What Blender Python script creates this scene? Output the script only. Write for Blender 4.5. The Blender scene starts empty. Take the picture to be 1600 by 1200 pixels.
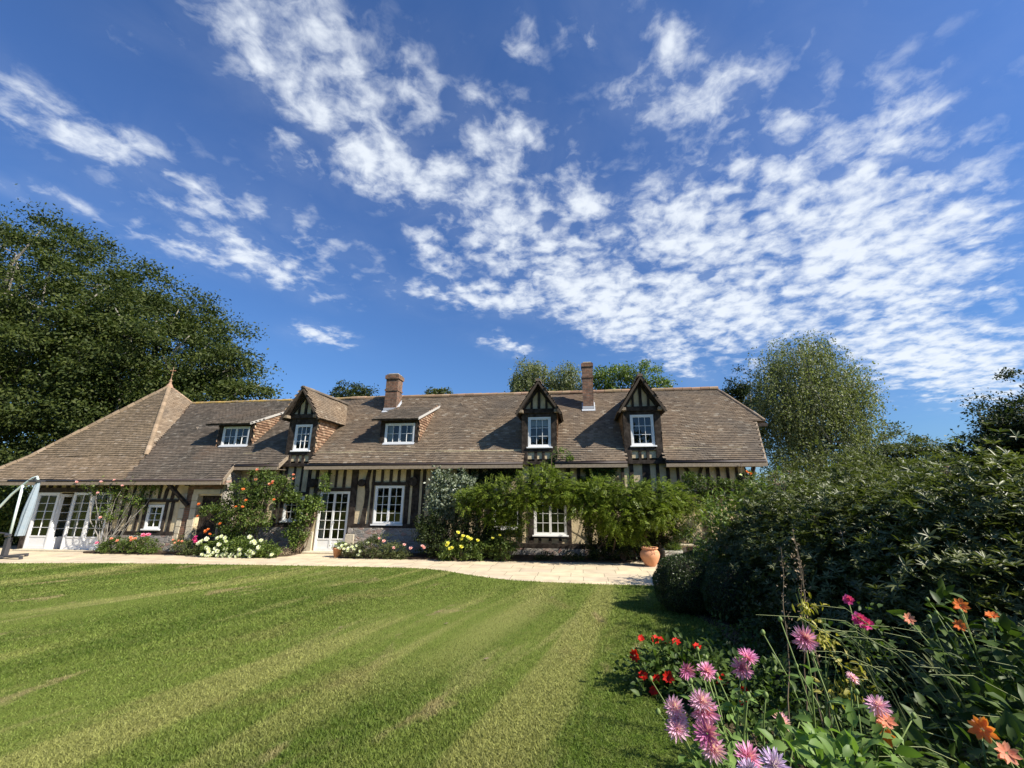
import bpy, math, random
import numpy as np
from mathutils import Vector
R_ = math.radians
sc = bpy.context.scene
COL = sc.collection

# ------------------------------------------------------------------ camera
cd = bpy.data.cameras.new("camera"); cam = bpy.data.objects.new("camera", cd); COL.objects.link(cam)
cam.location = (0, 0, 1.98); cam.rotation_euler = (R_(90 + 14.8), 0, R_(6.7))
cd.sensor_width = 36; cd.lens = 14.74; cd.shift_x = -0.0175; cd.clip_start = 0.05; cd.clip_end = 3000
sc.camera = cam
# ------------------------------------------------------------------ sun + exposure
SUN_EL, SUN_AZ = 41.0, -20.0        # azimuth: degrees from +X towards -Y
sd = Vector((math.cos(R_(SUN_EL)) * math.cos(R_(SUN_AZ)), math.cos(R_(SUN_EL)) * math.sin(R_(SUN_AZ)), math.sin(R_(SUN_EL))))
sl = bpy.data.lights.new("sun", 'SUN'); sl.energy = 5.0; sl.angle = R_(0.55); sl.color = (1.0, 0.93, 0.82)
so = bpy.data.objects.new("sun", sl); COL.objects.link(so); so.location = (20, -8, 30)
so.rotation_euler = sd.to_track_quat('Z', 'Y').to_euler()
sc.view_settings.view_transform = 'Standard'; sc.view_settings.look = 'None'
sc.view_settings.exposure = 0.8; sc.view_settings.gamma = 1
# ------------------------------------------------------------------ world: Nishita sky + procedural altocumulus
W = bpy.data.worlds.new("World"); sc.world = W; W.use_nodes = True
nt = W.node_tree; nt.nodes.clear(); N = nt.nodes; L = nt.links
def lk(a, b): L.new(a, b)
def val(n, i, v):
    if hasattr(v, 'is_linked'): L.new(v, n.inputs[i])
    else: n.inputs[i].default_value = v
def M(op, a, b=0.0, c=0.0, clamp=False):
    n = N.new('ShaderNodeMath'); n.operation = op; n.use_clamp = clamp
    val(n, 0, a); val(n, 1, b)
    if op in ('MULTIPLY_ADD',): val(n, 2, c)
    return n.outputs[0]
sky = N.new('ShaderNodeTexSky'); sky.sky_type = 'NISHITA'; sky.sun_disc = False
sky.sun_elevation = R_(SUN_EL); sky.sun_rotation = R_(90 - SUN_AZ); sky.altitude = 0
sky.air_density = 1.0; sky.dust_density = 0.3; sky.ozone_density = 3.0
tc = N.new('ShaderNodeTexCoord'); sp = N.new('ShaderNodeSeparateXYZ'); lk(tc.outputs['Generated'], sp.inputs[0])
den = M('MAXIMUM', M('ADD', sp.outputs[2], 0.15), 0.02)
u = M('DIVIDE', sp.outputs[0], den); v = M('DIVIDE', sp.outputs[1], den)
uv = N.new('ShaderNodeCombineXYZ'); lk(u, uv.inputs[0]); lk(v, uv.inputs[1]); uv.inputs[2].default_value = 1
def noise(vec, scale, detail, rough=0.55, dist=0.0, sx=1, sy=1, rot=0):
    mp = N.new('ShaderNodeMapping'); lk(vec, mp.inputs[0]); mp.inputs[2].default_value = (0, 0, rot); mp.inputs[3].default_value = (sx, sy, 1)
    n = N.new('ShaderNodeTexNoise'); lk(mp.outputs[0], n.inputs['Vector']); n.inputs['Scale'].default_value = scale
    n.inputs['Detail'].default_value = detail; n.inputs['Roughness'].default_value = rough; n.inputs['Distortion'].default_value = dist
    return n
ELL = [(2.72, -1.613, -0.34, 0.38, -2.519, 3.098, 1.0), (2.371, -1.772, -0.26, 0.837, -2.988, 4.682, 1.0), (4.157, -10.157, 5.886, 11.746, -2.164, -6.855, 0.8), (5.271, -1.227, -0.459, 0.244, -5.266, 6.224, 1.0), (2.577, -0.953, 0.031, 0.862, -3.857, 5.717, 0.95), (3.242, -0.651, 0.527, 2.881, -3.687, 5.422, 1.0), (3.074, 3.987, -4.111, 8.691, -5.684, 5.596, 0.75), (3.161, 7.092, -5.368, 9.658, -3.079, 4.156, 0.75), (2.685, 2.56, -1.191, 6.108, -5.897, 7.774, 0.8), (2.534, 5.266, -1.872, 8.053, -1.639, 5.273, 0.85), (2.459, 2.376, -2.146, 5.288, -3.582, 5.1, 0.8), (7.106, -2.55, 0.041, 0.852, -10.79, 7.7, 0.75), (3.089, 12.09, -7.35, 15.361, -8.564, 4.284, 0.5), (1.959, 5.275, -1.383, 12.468, -4.394, 16.253, 0.8), (6.594, 11.392, -2.663, 20.879, -7.065, 26.477, 0.6), (3.218, 3.571, -0.653, 8.669, -5.625, 15.393, 0.8), (3.191, 5.103, -1.389, 14.774, -6.498, 24.387, 0.6), (1.557, 2.809, -1.283, 5.405, -3.831, 8.703, 0.5), (6.961, 5.826, -1.721, 8.851, -8.29, 23.481, 0.75), (8.11, 1.72, -0.402, 7.037, -10.33, 21.556, 0.75), (4.708, 6.637, -5.881, 15.411, -3.447, 11.106, 0.7), (3.232, 0.606, 0.057, 2.063, -8.837, 13.557, 0.8), (6.944, -1.358, -0.52, 5.806, -24.522, 14.316, 0.5), (4.723, 8.17, -0.879, 9.265, -15.534, 14.164, 0.42), (5.404, 10.536, -4.2, 11.515, -4.486, 10.934, 0.6), (6.377, 14.589, -8.06, 22.946, -6.29, 6.168, 0.5), (5.822, 8.043, -3.408, 8.862, -6.337, 7.201, 0.55), (14.78, -6.519, -2.016, 7.73, -29.393, 20.366, 0.6), (10.192, 20.65, -24.507, 48.751, -68.818, 11.931, 0.45), (5.05, -0.23, -1.877, 6.053, -5.53, 8.305, 0.8), (12.674, 24.402, 0.676, 13.893, -5.969, 19.628, 0.7), (11.197, -8.583, -2.526, -8.261, -13.616, 29.746, 0.6), (-0.84, 22.904, -11.688, 12.181, -4.092, 9.111, 0.5), (3.953, -3.063, -0.923, 0.536, -3.962, 7.972, 0.85), (4.796, 12.188, -3.578, 22.964, -10.569, 38.52, 0.6), (3.447, -0.634, -1.38, 3.879, -5.734, 8.887, 0.5), (7.175, 20.774, -5.002, 26.537, -4.728, 40.296, 0.6)]
wn = noise(uv.outputs[0], 5.0, 3)                     # warp the outlines of the cloud fields
wv = N.new('ShaderNodeVectorMath'); wv.operation = 'MULTIPLY_ADD'; lk(wn.outputs['Color'], wv.inputs[0])
wv.inputs[1].default_value = (0.16, 0.16, 0); wv.inputs[2].default_value = (-0.08, -0.08, 0)
wa = N.new('ShaderNodeVectorMath'); wa.operation = 'ADD'; lk(uv.outputs[0], wa.inputs[0]); lk(wv.outputs[0], wa.inputs[1])
mask = None
for e in ELL:
    def dot(k):
        n = N.new('ShaderNodeVectorMath'); n.operation = 'DOT_PRODUCT'; lk(wa.outputs[0], n.inputs[0]); n.inputs[1].default_value = k; return n.outputs['Value']
    s = dot(e[0:3]); t = dot(e[3:6])
    r2 = M('MULTIPLY_ADD', s, s, M('MULTIPLY', t, t))
    g = M('MULTIPLY', M('POWER', 1.75, M('MULTIPLY', r2, -1.0)), e[6])
    mask = g if mask is None else M('MAXIMUM', mask, g)
n1 = noise(wa.outputs[0], 13, 5, 0.55, 0.25)
n2 = noise(uv.outputs[0], 32, 5, 0.6, 0.4)
wn2 = noise(uv.outputs[0], 9, 2)
wb = N.new('ShaderNodeVectorMath'); wb.operation = 'MULTIPLY_ADD'; lk(wn2.outputs['Color'], wb.inputs[0]); wb.inputs[1].default_value = (0.07, 0.07, 0); lk(uv.outputs[0], wb.inputs[2])
vo_ = N.new('ShaderNodeTexVoronoi'); vo_.feature = 'SMOOTH_F1'; vo_.inputs['Scale'].default_value = 14; vo_.inputs['Smoothness'].default_value = 0.6; lk(wb.outputs[0], vo_.inputs['Vector'])
puff = M('SUBTRACT', 0.95, M('MULTIPLY', vo_.outputs['Distance'], 1.15))
n3 = noise(uv.outputs[0], 4.0, 5, 0.6, 0.6)
nn = M('ADD', M('ADD', M('MULTIPLY', n1.outputs[0], 0.5), M('MULTIPLY', n2.outputs[0], 0.28)), M('MULTIPLY', puff, 0.22))
dens = M('ADD', M('MULTIPLY', mask, 1.25), M('MULTIPLY', M('SUBTRACT', nn, 0.5), 4.0))
dens = M('ADD', dens, M('MULTIPLY', M('SUBTRACT', n3.outputs[0], 0.5), 0.35))
mr = N.new('ShaderNodeMapRange'); mr.interpolation_type = 'SMOOTHSTEP'; lk(dens, mr.inputs[0]); mr.inputs[1].default_value = 0.12; mr.inputs[2].default_value = 1.45
cl = M('MULTIPLY', mr.outputs[0], M('MULTIPLY', M('SUBTRACT', mask, 0.05, clamp=True), 2.2, clamp=True), clamp=True)
veil = M('MULTIPLY', M('MULTIPLY', mask, M('MULTIPLY', M('SUBTRACT', n3.outputs[0], 0.3, clamp=True), 2.2, clamp=True)), 0.2)
cl = M('MAXIMUM', M('MULTIPLY', cl, 0.92, clamp=True), veil)
mr2 = N.new('ShaderNodeMapRange'); lk(sp.outputs[2], mr2.inputs[0]); mr2.inputs[1].default_value = 0.02; mr2.inputs[2].default_value = 0.12
cl = M('MULTIPLY', cl, mr2.outputs[0])
hs = N.new('ShaderNodeHueSaturation'); lk(sky.outputs[0], hs.inputs['Color']); hs.inputs['Saturation'].default_value = 1.0
tn = N.new('ShaderNodeValToRGB'); lk(sp.outputs[2], tn.inputs[0]); te = tn.color_ramp.elements
te[0].position = 0.0; te[0].color = (0.44, 0.62, 0.92, 1); te[1].position = 1.0; te[1].color = (0.66, 0.95, 1.36, 1)
for p_, c_ in ((0.12, (0.52, 0.74, 1.02, 1)), (0.3, (0.58, 0.84, 1.16, 1)), (0.6, (0.66, 0.93, 1.34, 1))): e_ = te.new(p_); e_.color = c_
hm = N.new('ShaderNodeMix'); hm.data_type = 'RGBA'; hm.blend_type = 'MULTIPLY'; hm.inputs[0].default_value = 1; lk(hs.outputs[0], hm.inputs[6]); lk(tn.outputs[0], hm.inputs[7])
mx = N.new('ShaderNodeMix'); mx.data_type = 'RGBA'; lk(cl, mx.inputs[0]); lk(hm.outputs[2], mx.inputs[6]); mx.inputs[7].default_value = (7.4, 7.9, 8.5, 1)
bg = N.new('ShaderNodeBackground'); lk(mx.outputs[2], bg.inputs[0]); bg.inputs[1].default_value = 0.072
wo = N.new('ShaderNodeOutputWorld'); lk(bg.outputs[0], wo.inputs[0])

# ================================================================== materials
def mat(name, col, rough=0.8, spec=0.3, var=None, vscale=5, bump=0.0, bscale=40, isl=None, metal=0, trans=0.0, alpha=None, coat=0):
    """var: (colour, amount) mixed by noise; isl: list of (pos,colour) ramp per mesh island"""
    m = bpy.data.materials.new(name); m.use_nodes = True; t = m.node_tree; b = t.nodes['Principled BSDF']
    b.inputs['Roughness'].default_value = rough; b.inputs['Specular IOR Level'].default_value = spec; b.inputs['Metallic'].default_value = metal
    c4 = (*col, 1); b.inputs['Base Color'].default_value = c4
    out = None
    geo = t.nodes.new('ShaderNodeNewGeometry'); 
    if isl:
        r = t.nodes.new('ShaderNodeValToRGB'); t.links.new(geo.outputs['Random Per Island'], r.inputs[0])
        el = r.color_ramp.elements
        while len(el) < len(isl): el.new(0.5)
        for e, (p, c) in zip(el, isl): e.position = p; e.color = (*c, 1)
        out = r.outputs[0]
    if var:
        vc, amt = var[0], var[1]
        n = t.nodes.new('ShaderNodeTexNoise'); t.links.new(geo.outputs['Position'], n.inputs['Vector']); n.inputs['Scale'].default_value = vscale; n.inputs['Detail'].default_value = 5; n.inputs['Roughness'].default_value = 0.6
        mrn = t.nodes.new('ShaderNodeMapRange'); t.links.new(n.outputs[0], mrn.inputs[0]); mrn.inputs[1].default_value = 0.4; mrn.inputs[2].default_value = 0.68; mrn.inputs[4].default_value = amt
        mi = t.nodes.new('ShaderNodeMix'); mi.data_type = 'RGBA'; t.links.new(mrn.outputs[0], mi.inputs[0])
        if out is not None: t.links.new(out, mi.inputs[6])
        else: mi.inputs[6].default_value = c4
        mi.inputs[7].default_value = (*vc, 1); out = mi.outputs[2]
    if out is not None: t.links.new(out, b.inputs['Base Color'])
    if bump:
        n = t.nodes.new('ShaderNodeTexNoise'); t.links.new(geo.outputs['Position'], n.inputs['Vector']); n.inputs['Scale'].default_value = bscale; n.inputs['Detail'].default_value = 4
        bp = t.nodes.new('ShaderNodeBump'); bp.inputs['Strength'].default_value = bump; bp.inputs['Distance'].default_value = 0.02; t.links.new(n.outputs[0], bp.inputs['Height']); t.links.new(bp.outputs[0], b.inputs['Normal'])
    if trans:
        tr = t.nodes.new('ShaderNodeBsdfTranslucent'); ms = t.nodes.new('ShaderNodeMixShader'); ms.inputs[0].default_value = trans
        if out is not None:
            br = t.nodes.new('ShaderNodeMix'); br.data_type = 'RGBA'; br.blend_type = 'MULTIPLY'; br.inputs[0].default_value = 1; t.links.new(out, br.inputs[6]); br.inputs[7].default_value = (1.5, 1.7, 0.7, 1)
            t.links.new(br.outputs[2], tr.inputs[0])
        else: tr.inputs[0].default_value = c4
        o = t.nodes['Material Output']; t.links.new(b.outputs[0], ms.inputs[1]); t.links.new(tr.outputs[0], ms.inputs[2]); t.links.new(ms.outputs[0], o.inputs[0])
    return m
def leafmat(name, dark, mid, light, rough=0.5, spec=0.4, trans=0.25):
    return mat(name, mid, rough, spec, isl=[(0, dark), (0.5, mid), (1.0, light)], var=(tuple(0.55 * a for a in mid), 0.6), vscale=1.3, trans=trans)
def vec_mat(name, build):
    m = bpy.data.materials.new(name); m.use_nodes = True; build(m.node_tree, m.node_tree.nodes['Principled BSDF']); return m

PLASTER = mat("cream_plaster", (0.66, 0.54, 0.34), 0.9, 0.1, var=((0.42, 0.34, 0.22), 0.8), vscale=3.5, bump=0.6, bscale=18)
TIMBER = mat("black_timber", (0.022, 0.016, 0.012), 0.8, 0.2, var=(((0.075, 0.06, 0.048)), 0.9), vscale=7, bump=0.5, bscale=60)
OLDWOOD = mat("weathered_wood", (0.30, 0.24, 0.17), 0.8, 0.2, var=((0.2, 0.16, 0.12), 0.8), vscale=12, bump=0.3)
WHITE = mat("white_paint", (0.80, 0.80, 0.78), 0.4, 0.4, var=((0.7, 0.69, 0.64), 0.35), vscale=6)
LEAD = mat("lead_flashing", (0.42, 0.44, 0.46), 0.5, 0.4)
GUTTER = mat("dark_gutter", (0.05, 0.035, 0.03), 0.5, 0.4)
SLAB = mat("roof_underside", (0.12, 0.085, 0.06), 0.9, 0.1)
TILE = mat("clay_tile", (0.25, 0.18, 0.13), 0.85, 0.2,
           isl=[(0, (0.175, 0.125, 0.083)), (0.35, (0.215, 0.158, 0.106)), (0.7, (0.245, 0.183, 0.124)), (0.93, (0.275, 0.208, 0.143)), (1, (0.38, 0.32, 0.24))],
           var=((0.115, 0.1, 0.083), 0.65), vscale=0.75, bump=0.4, bscale=50)
TILE_TAN = mat("tan_clay_tile", (0.3, 0.21, 0.13), 0.85, 0.2,
           isl=[(0, (0.21, 0.152, 0.096)), (0.5, (0.28, 0.205, 0.13)), (0.9, (0.33, 0.24, 0.155)), (1, (0.42, 0.33, 0.24))],
           var=((0.2, 0.155, 0.11), 0.5), vscale=0.8, bump=0.4, bscale=50)
TILE_GREY = mat("mossy_grey_tile", (0.18, 0.14, 0.11), 0.9, 0.15,
           isl=[(0, (0.09, 0.077, 0.062)), (0.5, (0.13, 0.108, 0.085)), (0.9, (0.165, 0.138, 0.108)), (1, (0.24, 0.21, 0.17))],
           var=((0.2, 0.15, 0.11), 0.7), vscale=0.7, bump=0.4, bscale=50)
HUNG = mat("hung_cheek_tile", (0.4, 0.24, 0.15), 0.85, 0.2, isl=[(0, (0.22, 0.13, 0.085)), (0.5, (0.38, 0.235, 0.15)), (1, (0.52, 0.37, 0.25))])
RIDGE = mat("ridge_tile", (0.42, 0.24, 0.15), 0.85, 0.2, isl=[(0, (0.24, 0.15, 0.1)), (0.6, (0.35, 0.22, 0.145)), (1, (0.42, 0.29, 0.2))], var=((0.3, 0.24, 0.12), 0.6), vscale=1.2, bump=0.3)
RIDGE_OLD = mat("lichen_ridge", (0.3, 0.22, 0.13), 0.9, 0.1, isl=[(0, (0.22, 0.17, 0.12)), (1, (0.34, 0.25, 0.15))], var=((0.52, 0.34, 0.07), 0.9), vscale=1.6, bump=0.4)
TERRA = mat("terracotta", (0.58, 0.27, 0.14), 0.75, 0.25, var=((0.5, 0.3, 0.18), 0.5), vscale=14, bump=0.1)
SHADE_BLACK = mat("painted_shade", (0.035, 0.03, 0.025), 0.95, 0.05)  # near-black colour painted as shade: unlit rooms and box ball cores
CURTAIN = mat("white_curtain", (0.6, 0.6, 0.56), 0.9, 0.1)
SOIL = mat("soil", (0.055, 0.038, 0.025), 0.95, 0.1, var=((0.1, 0.075, 0.05), 0.8), vscale=8, bump=1.0, bscale=30)
BARK = mat("bark", (0.09, 0.07, 0.05), 0.9, 0.1, var=((0.17, 0.15, 0.12), 0.8), vscale=6, bump=0.8, bscale=12)
PALEBARK = mat("pale_bark", (0.32, 0.3, 0.26), 0.85, 0.1, var=((0.12, 0.1, 0.08), 0.9), vscale=5, bump=0.5, bscale=12)
STEM = mat("green_stem", (0.16, 0.22, 0.06), 0.6, 0.3)
STEMW = mat("woody_stem", (0.14, 0.1, 0.065), 0.85, 0.15)
def glass_b(t, b):
    b.inputs['Base Color'].default_value = (0.02, 0.025, 0.022, 1); b.inputs['Roughness'].default_value = 0.03
    g = t.nodes.new('ShaderNodeBsdfTransparent'); g.inputs[0].default_value = (0.82, 0.86, 0.84, 1)
    gl = t.nodes.new('ShaderNodeBsdfGlossy'); gl.inputs['Roughness'].default_value = 0.02
    fr = t.nodes.new('ShaderNodeFresnel'); fr.inputs[0].default_value = 1.5
    geo = t.nodes.new('ShaderNodeNewGeometry')
    no = t.nodes.new('ShaderNodeTexNoise'); no.inputs['Scale'].default_value = 1.3; t.links.new(geo.outputs['Position'], no.inputs['Vector'])
    bp = t.nodes.new('ShaderNodeBump'); bp.inputs['Strength'].default_value = 0.25; bp.inputs['Distance'].default_value = 0.02; t.links.new(no.outputs[0], bp.inputs['Height']); t.links.new(bp.outputs[0], gl.inputs['Normal'])
    ml = t.nodes.new('ShaderNodeMath'); ml.operation = 'MULTIPLY_ADD'; ml.inputs[1].default_value = 1.6; ml.inputs[2].default_value = 0.02; t.links.new(fr.outputs[0], ml.inputs[0])
    ms = t.nodes.new('ShaderNodeMixShader'); t.links.new(ml.outputs[0], ms.inputs[0]); t.links.new(g.outputs[0], ms.inputs[1]); t.links.new(gl.outputs[0], ms.inputs[2])
    t.links.new(ms.outputs[0], t.nodes['Material Output'].inputs[0])
GLASS = vec_mat("window_glass", glass_b)
def brick_b(t, b):
    geo = t.nodes.new('ShaderNodeNewGeometry'); s = t.nodes.new('ShaderNodeSeparateXYZ'); t.links.new(geo.outputs['Position'], s.inputs[0])
    a = t.nodes.new('ShaderNodeMath'); a.operation = 'ADD'; t.links.new(s.outputs[0], a.inputs[0]); t.links.new(s.outputs[1], a.inputs[1])
    c = t.nodes.new('ShaderNodeCombineXYZ'); t.links.new(a.outputs[0], c.inputs[0]); t.links.new(s.outputs[2], c.inputs[1])
    br = t.nodes.new('ShaderNodeTexBrick'); t.links.new(c.outputs[0], br.inputs['Vector'])
    br.inputs['Scale'].default_value = 1; br.inputs['Brick Width'].default_value = 0.22; br.inputs['Row Height'].default_value = 0.068; br.inputs['Mortar Size'].default_value = 0.008
    br.inputs['Color1'].default_value = (0.22, 0.1, 0.055, 1); br.inputs['Color2'].default_value = (0.12, 0.072, 0.048, 1); br.inputs['Mortar'].default_value = (0.2, 0.165, 0.12, 1)
    n = t.nodes.new('ShaderNodeTexNoise'); n.inputs['Scale'].default_value = 7; n.inputs['Detail'].default_value = 5; t.links.new(geo.outputs['Position'], n.inputs['Vector'])
    mi = t.nodes.new('ShaderNodeMix'); mi.data_type = 'RGBA'; mi.blend_type = 'MULTIPLY'; mi.inputs[0].default_value = 0.8
    r = t.nodes.new('ShaderNodeMapRange'); r.inputs[1].default_value = 0.3; r.inputs[2].default_value = 0.7; r.inputs[3].default_value = 0.4; r.inputs[4].default_value = 1.35; t.links.new(n.outputs[0], r.inputs[0])
    t.links.new(br.outputs[0], mi.inputs[6]); t.links.new(r.outputs[0], mi.inputs[7]); t.links.new(mi.outputs[2], b.inputs['Base Color']); b.inputs['Roughness'].default_value = 0.9
    bp = t.nodes.new('ShaderNodeBump'); bp.inputs['Strength'].default_value = 0.6; bp.inputs['Distance'].default_value = 0.01; bp.invert = True; t.links.new(br.outputs['Fac'], bp.inputs['Height']); t.links.new(bp.outputs[0], b.inputs['Normal'])
BRICK = vec_mat("old_brick", brick_b)
def stone_b(t, b):
    geo = t.nodes.new('ShaderNodeNewGeometry')
    mp = t.nodes.new('ShaderNodeMapping'); mp.inputs[3].default_value = (4.6, 4.6, 7.5); t.links.new(geo.outputs['Position'], mp.inputs[0])
    nz = t.nodes.new('ShaderNodeTexNoise'); nz.inputs['Scale'].default_value = 1.2; t.links.new(mp.outputs[0], nz.inputs['Vector'])
    ad = t.nodes.new('ShaderNodeVectorMath'); ad.operation = 'MULTIPLY_ADD'; ad.inputs[1].default_value = (0.7, 0.7, 0.7); t.links.new(nz.outputs['Color'], ad.inputs[0]); t.links.new(mp.outputs[0], ad.inputs[2])
    vo = t.nodes.new('ShaderNodeTexVoronoi'); vo.feature = 'DISTANCE_TO_EDGE'; vo.inputs['Scale'].default_value = 1; t.links.new(ad.outputs[0], vo.inputs['Vector'])
    vc = t.nodes.new('ShaderNodeTexVoronoi'); vc.inputs['Scale'].default_value = 1; t.links.new(ad.outputs[0], vc.inputs['Vector'])
    s = t.nodes.new('ShaderNodeSeparateColor'); t.links.new(vc.outputs['Color'], s.inputs[0])
    r = t.nodes.new('ShaderNodeValToRGB'); el = r.color_ramp.elements; el[0].color = (0.2, 0.19, 0.17, 1); el[1].color = (0.46, 0.42, 0.35, 1); e = el.new(0.5); e.color = (0.33, 0.3, 0.26, 1); e = el.new(0.85); e.color = (0.34, 0.2, 0.15, 1)
    t.links.new(s.outputs[0], r.inputs[0])
    st = t.nodes.new('ShaderNodeMapRange'); st.inputs[1].default_value = 0.02; st.inputs[2].default_value = 0.09; t.links.new(vo.outputs[0], st.inputs[0])
    mi = t.nodes.new('ShaderNodeMix'); mi.data_type = 'RGBA'; mi.inputs[6].default_value = (0.44, 0.4, 0.33, 1); t.links.new(st.outputs[0], mi.inputs[0]); t.links.new(r.outputs[0], mi.inputs[7])
    t.links.new(mi.outputs[2], b.inputs['Base Color']); b.inputs['Roughness'].default_value = 0.9
    bp = t.nodes.new('ShaderNodeBump'); bp.inputs['Strength'].default_value = 1.0; bp.inputs['Distance'].default_value = 0.03; t.links.new(st.outputs[0], bp.inputs['Height']); t.links.new(bp.outputs[0], b.inputs['Normal'])
STONE = vec_mat("rubble_stone", stone_b)
ASHLAR = mat("limestone_block", (0.58, 0.51, 0.37), 0.85, 0.15, var=((0.42, 0.37, 0.28), 0.8), vscale=3, bump=0.5, bscale=20)
def pave_b(t, b):
    geo = t.nodes.new('ShaderNodeNewGeometry')
    br = t.nodes.new('ShaderNodeTexBrick'); t.links.new(geo.outputs['Position'], br.inputs['Vector']); br.inputs['Scale'].default_value = 1; br.inputs['Brick Width'].default_value = 0.85; br.inputs['Row Height'].default_value = 0.52
    br.inputs['Mortar Size'].default_value = 0.009; br.inputs['Color1'].default_value = (0.66, 0.55, 0.36, 1); br.inputs['Color2'].default_value = (0.56, 0.46, 0.33, 1); br.inputs['Mortar'].default_value = (0.3, 0.25, 0.17, 1); br.offset = 0.37; br.squash = 0.7; br.squash_frequency = 3
    n = t.nodes.new('ShaderNodeTexNoise'); n.inputs['Scale'].default_value = 2.2; n.inputs['Detail'].default_value = 7; t.links.new(geo.outputs['Position'], n.inputs['Vector'])
    r = t.nodes.new('ShaderNodeMapRange'); r.inputs[1].default_value = 0.3; r.inputs[2].default_value = 0.7; r.inputs[3].default_value = 0.8; r.inputs[4].default_value = 1.12; t.links.new(n.outputs[0], r.inputs[0])
    mi = t.nodes.new('ShaderNodeMix'); mi.data_type = 'RGBA'; mi.blend_type = 'MULTIPLY'; mi.inputs[0].default_value = 1; t.links.new(br.outputs[0], mi.inputs[6]); t.links.new(r.outputs[0], mi.inputs[7]); t.links.new(mi.outputs[2], b.inputs['Base Color'])
    b.inputs['Roughness'].default_value = 0.8; b.inputs['Specular IOR Level'].default_value = 0.2
    n2 = t.nodes.new('ShaderNodeTexNoise'); n2.inputs['Scale'].default_value = 1.1; n2.inputs['Detail'].default_value = 8; n2.inputs['Roughness'].default_value = .7; t.links.new(geo.outputs['Position'], n2.inputs['Vector'])
    r2 = t.nodes.new('ShaderNodeMapRange'); r2.inputs[1].default_value = 0.56; r2.inputs[2].default_value = 0.72; r2.inputs[4].default_value = .55; t.links.new(n2.outputs[0], r2.inputs[0])
    m2 = t.nodes.new('ShaderNodeMix'); m2.data_type = 'RGBA'; t.links.new(r2.outputs[0], m2.inputs[0]); t.links.new(mi.outputs[2], m2.inputs[6]); m2.inputs[7].default_value = (.36, .31, .22, 1); t.links.new(m2.outputs[2], b.inputs['Base Color'])
PAVE = vec_mat("sandstone_paving", pave_b)
def grass_color(t, dark=1.0):
    geo = t.nodes.new('ShaderNodeNewGeometry')
    def nz(scale, sx, sy, rot, detail=4):
        m0 = t.nodes.new('ShaderNodeMapping'); m0.inputs[2].default_value = (0, 0, rot); t.links.new(geo.outputs['Position'], m0.inputs[0])
        mp = t.nodes.new('ShaderNodeMapping'); mp.inputs[3].default_value = (sx, sy, 1); t.links.new(m0.outputs[0], mp.inputs[0])
        n = t.nodes.new('ShaderNodeTexNoise'); n.inputs['Scale'].default_value = scale; n.inputs['Detail'].default_value = detail; n.inputs['Roughness'].default_value = 0.6; n.inputs['Distortion'].default_value = 0.4; t.links.new(mp.outputs[0], n.inputs['Vector']); return n.outputs[0]
    def rng(x, a, b, c=0, d=1):
        r = t.nodes.new('ShaderNodeMapRange'); r.interpolation_type = 'SMOOTHSTEP'; t.links.new(x, r.inputs[0]); r.inputs[1].default_value = a; r.inputs[2].default_value = b; r.inputs[3].default_value = c; r.inputs[4].default_value = d; return r.outputs[0]
    def mix(f, a, b):
        m = t.nodes.new('ShaderNodeMix'); m.data_type = 'RGBA'; t.links.new(f, m.inputs[0])
        for i, x in ((6, a), (7, b)):
            if hasattr(x, 'is_linked'): t.links.new(x, m.inputs[i])
            else: m.inputs[i].default_value = (*[k * dark for k in x], 1)
        return m.outputs[2]
    # stripes run along (0.45, 0.9)-ish world direction: stretched noise rotated to that heading
    HD = R_(12)
    st = nz(1.0, .62, 0.07, HD, 3); st2 = nz(1.0, .5, 0.05, HD, 2); st3 = nz(1.7, .9, 0.16, HD, 4)
    pt = nz(0.75, 1, 0.6, HD, 6); fine = nz(9, 1, 1, 0, 5); br_ = nz(1.1, 1.1, .45, HD, 5)
    c = mix(rng(st2, 0.44, 0.56), (0.1, 0.153, 0.022), (0.158, 0.208, 0.039))
    c = mix(rng(st, 0.54, 0.62, 0, 0.75), c, (0.31, 0.305, 0.1))
    c = mix(rng(st3, 0.57, 0.68, 0, 0.6), c, (0.3, 0.29, 0.105))
    c = mix(rng(pt, 0.55, 0.7, 0, 0.6), c, (0.255, 0.225, 0.085))
    c = mix(rng(br_, 0.61, 0.7, 0, 0.8), c, (0.35, 0.28, 0.14))
    c = mix(rng(fine, 0.38, 0.68, 0, 0.4), c, (0.215, 0.23, 0.062))
    return geo, c
def lawn_b(t, b):
    geo, c = grass_color(t, 0.8); t.links.new(c, b.inputs['Base Color']); b.inputs['Roughness'].default_value = 0.95; b.inputs['Specular IOR Level'].default_value = 0.05
    n = t.nodes.new('ShaderNodeTexNoise'); n.inputs['Scale'].default_value = 60; t.links.new(geo.outputs['Position'], n.inputs['Vector'])
    bp = t.nodes.new('ShaderNodeBump'); bp.inputs['Strength'].default_value = 0.8; bp.inputs['Distance'].default_value = 0.03; t.links.new(n.outputs[0], bp.inputs['Height']); t.links.new(bp.outputs[0], b.inputs['Normal'])
LAWN = vec_mat("mown_lawn", lawn_b)
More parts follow.
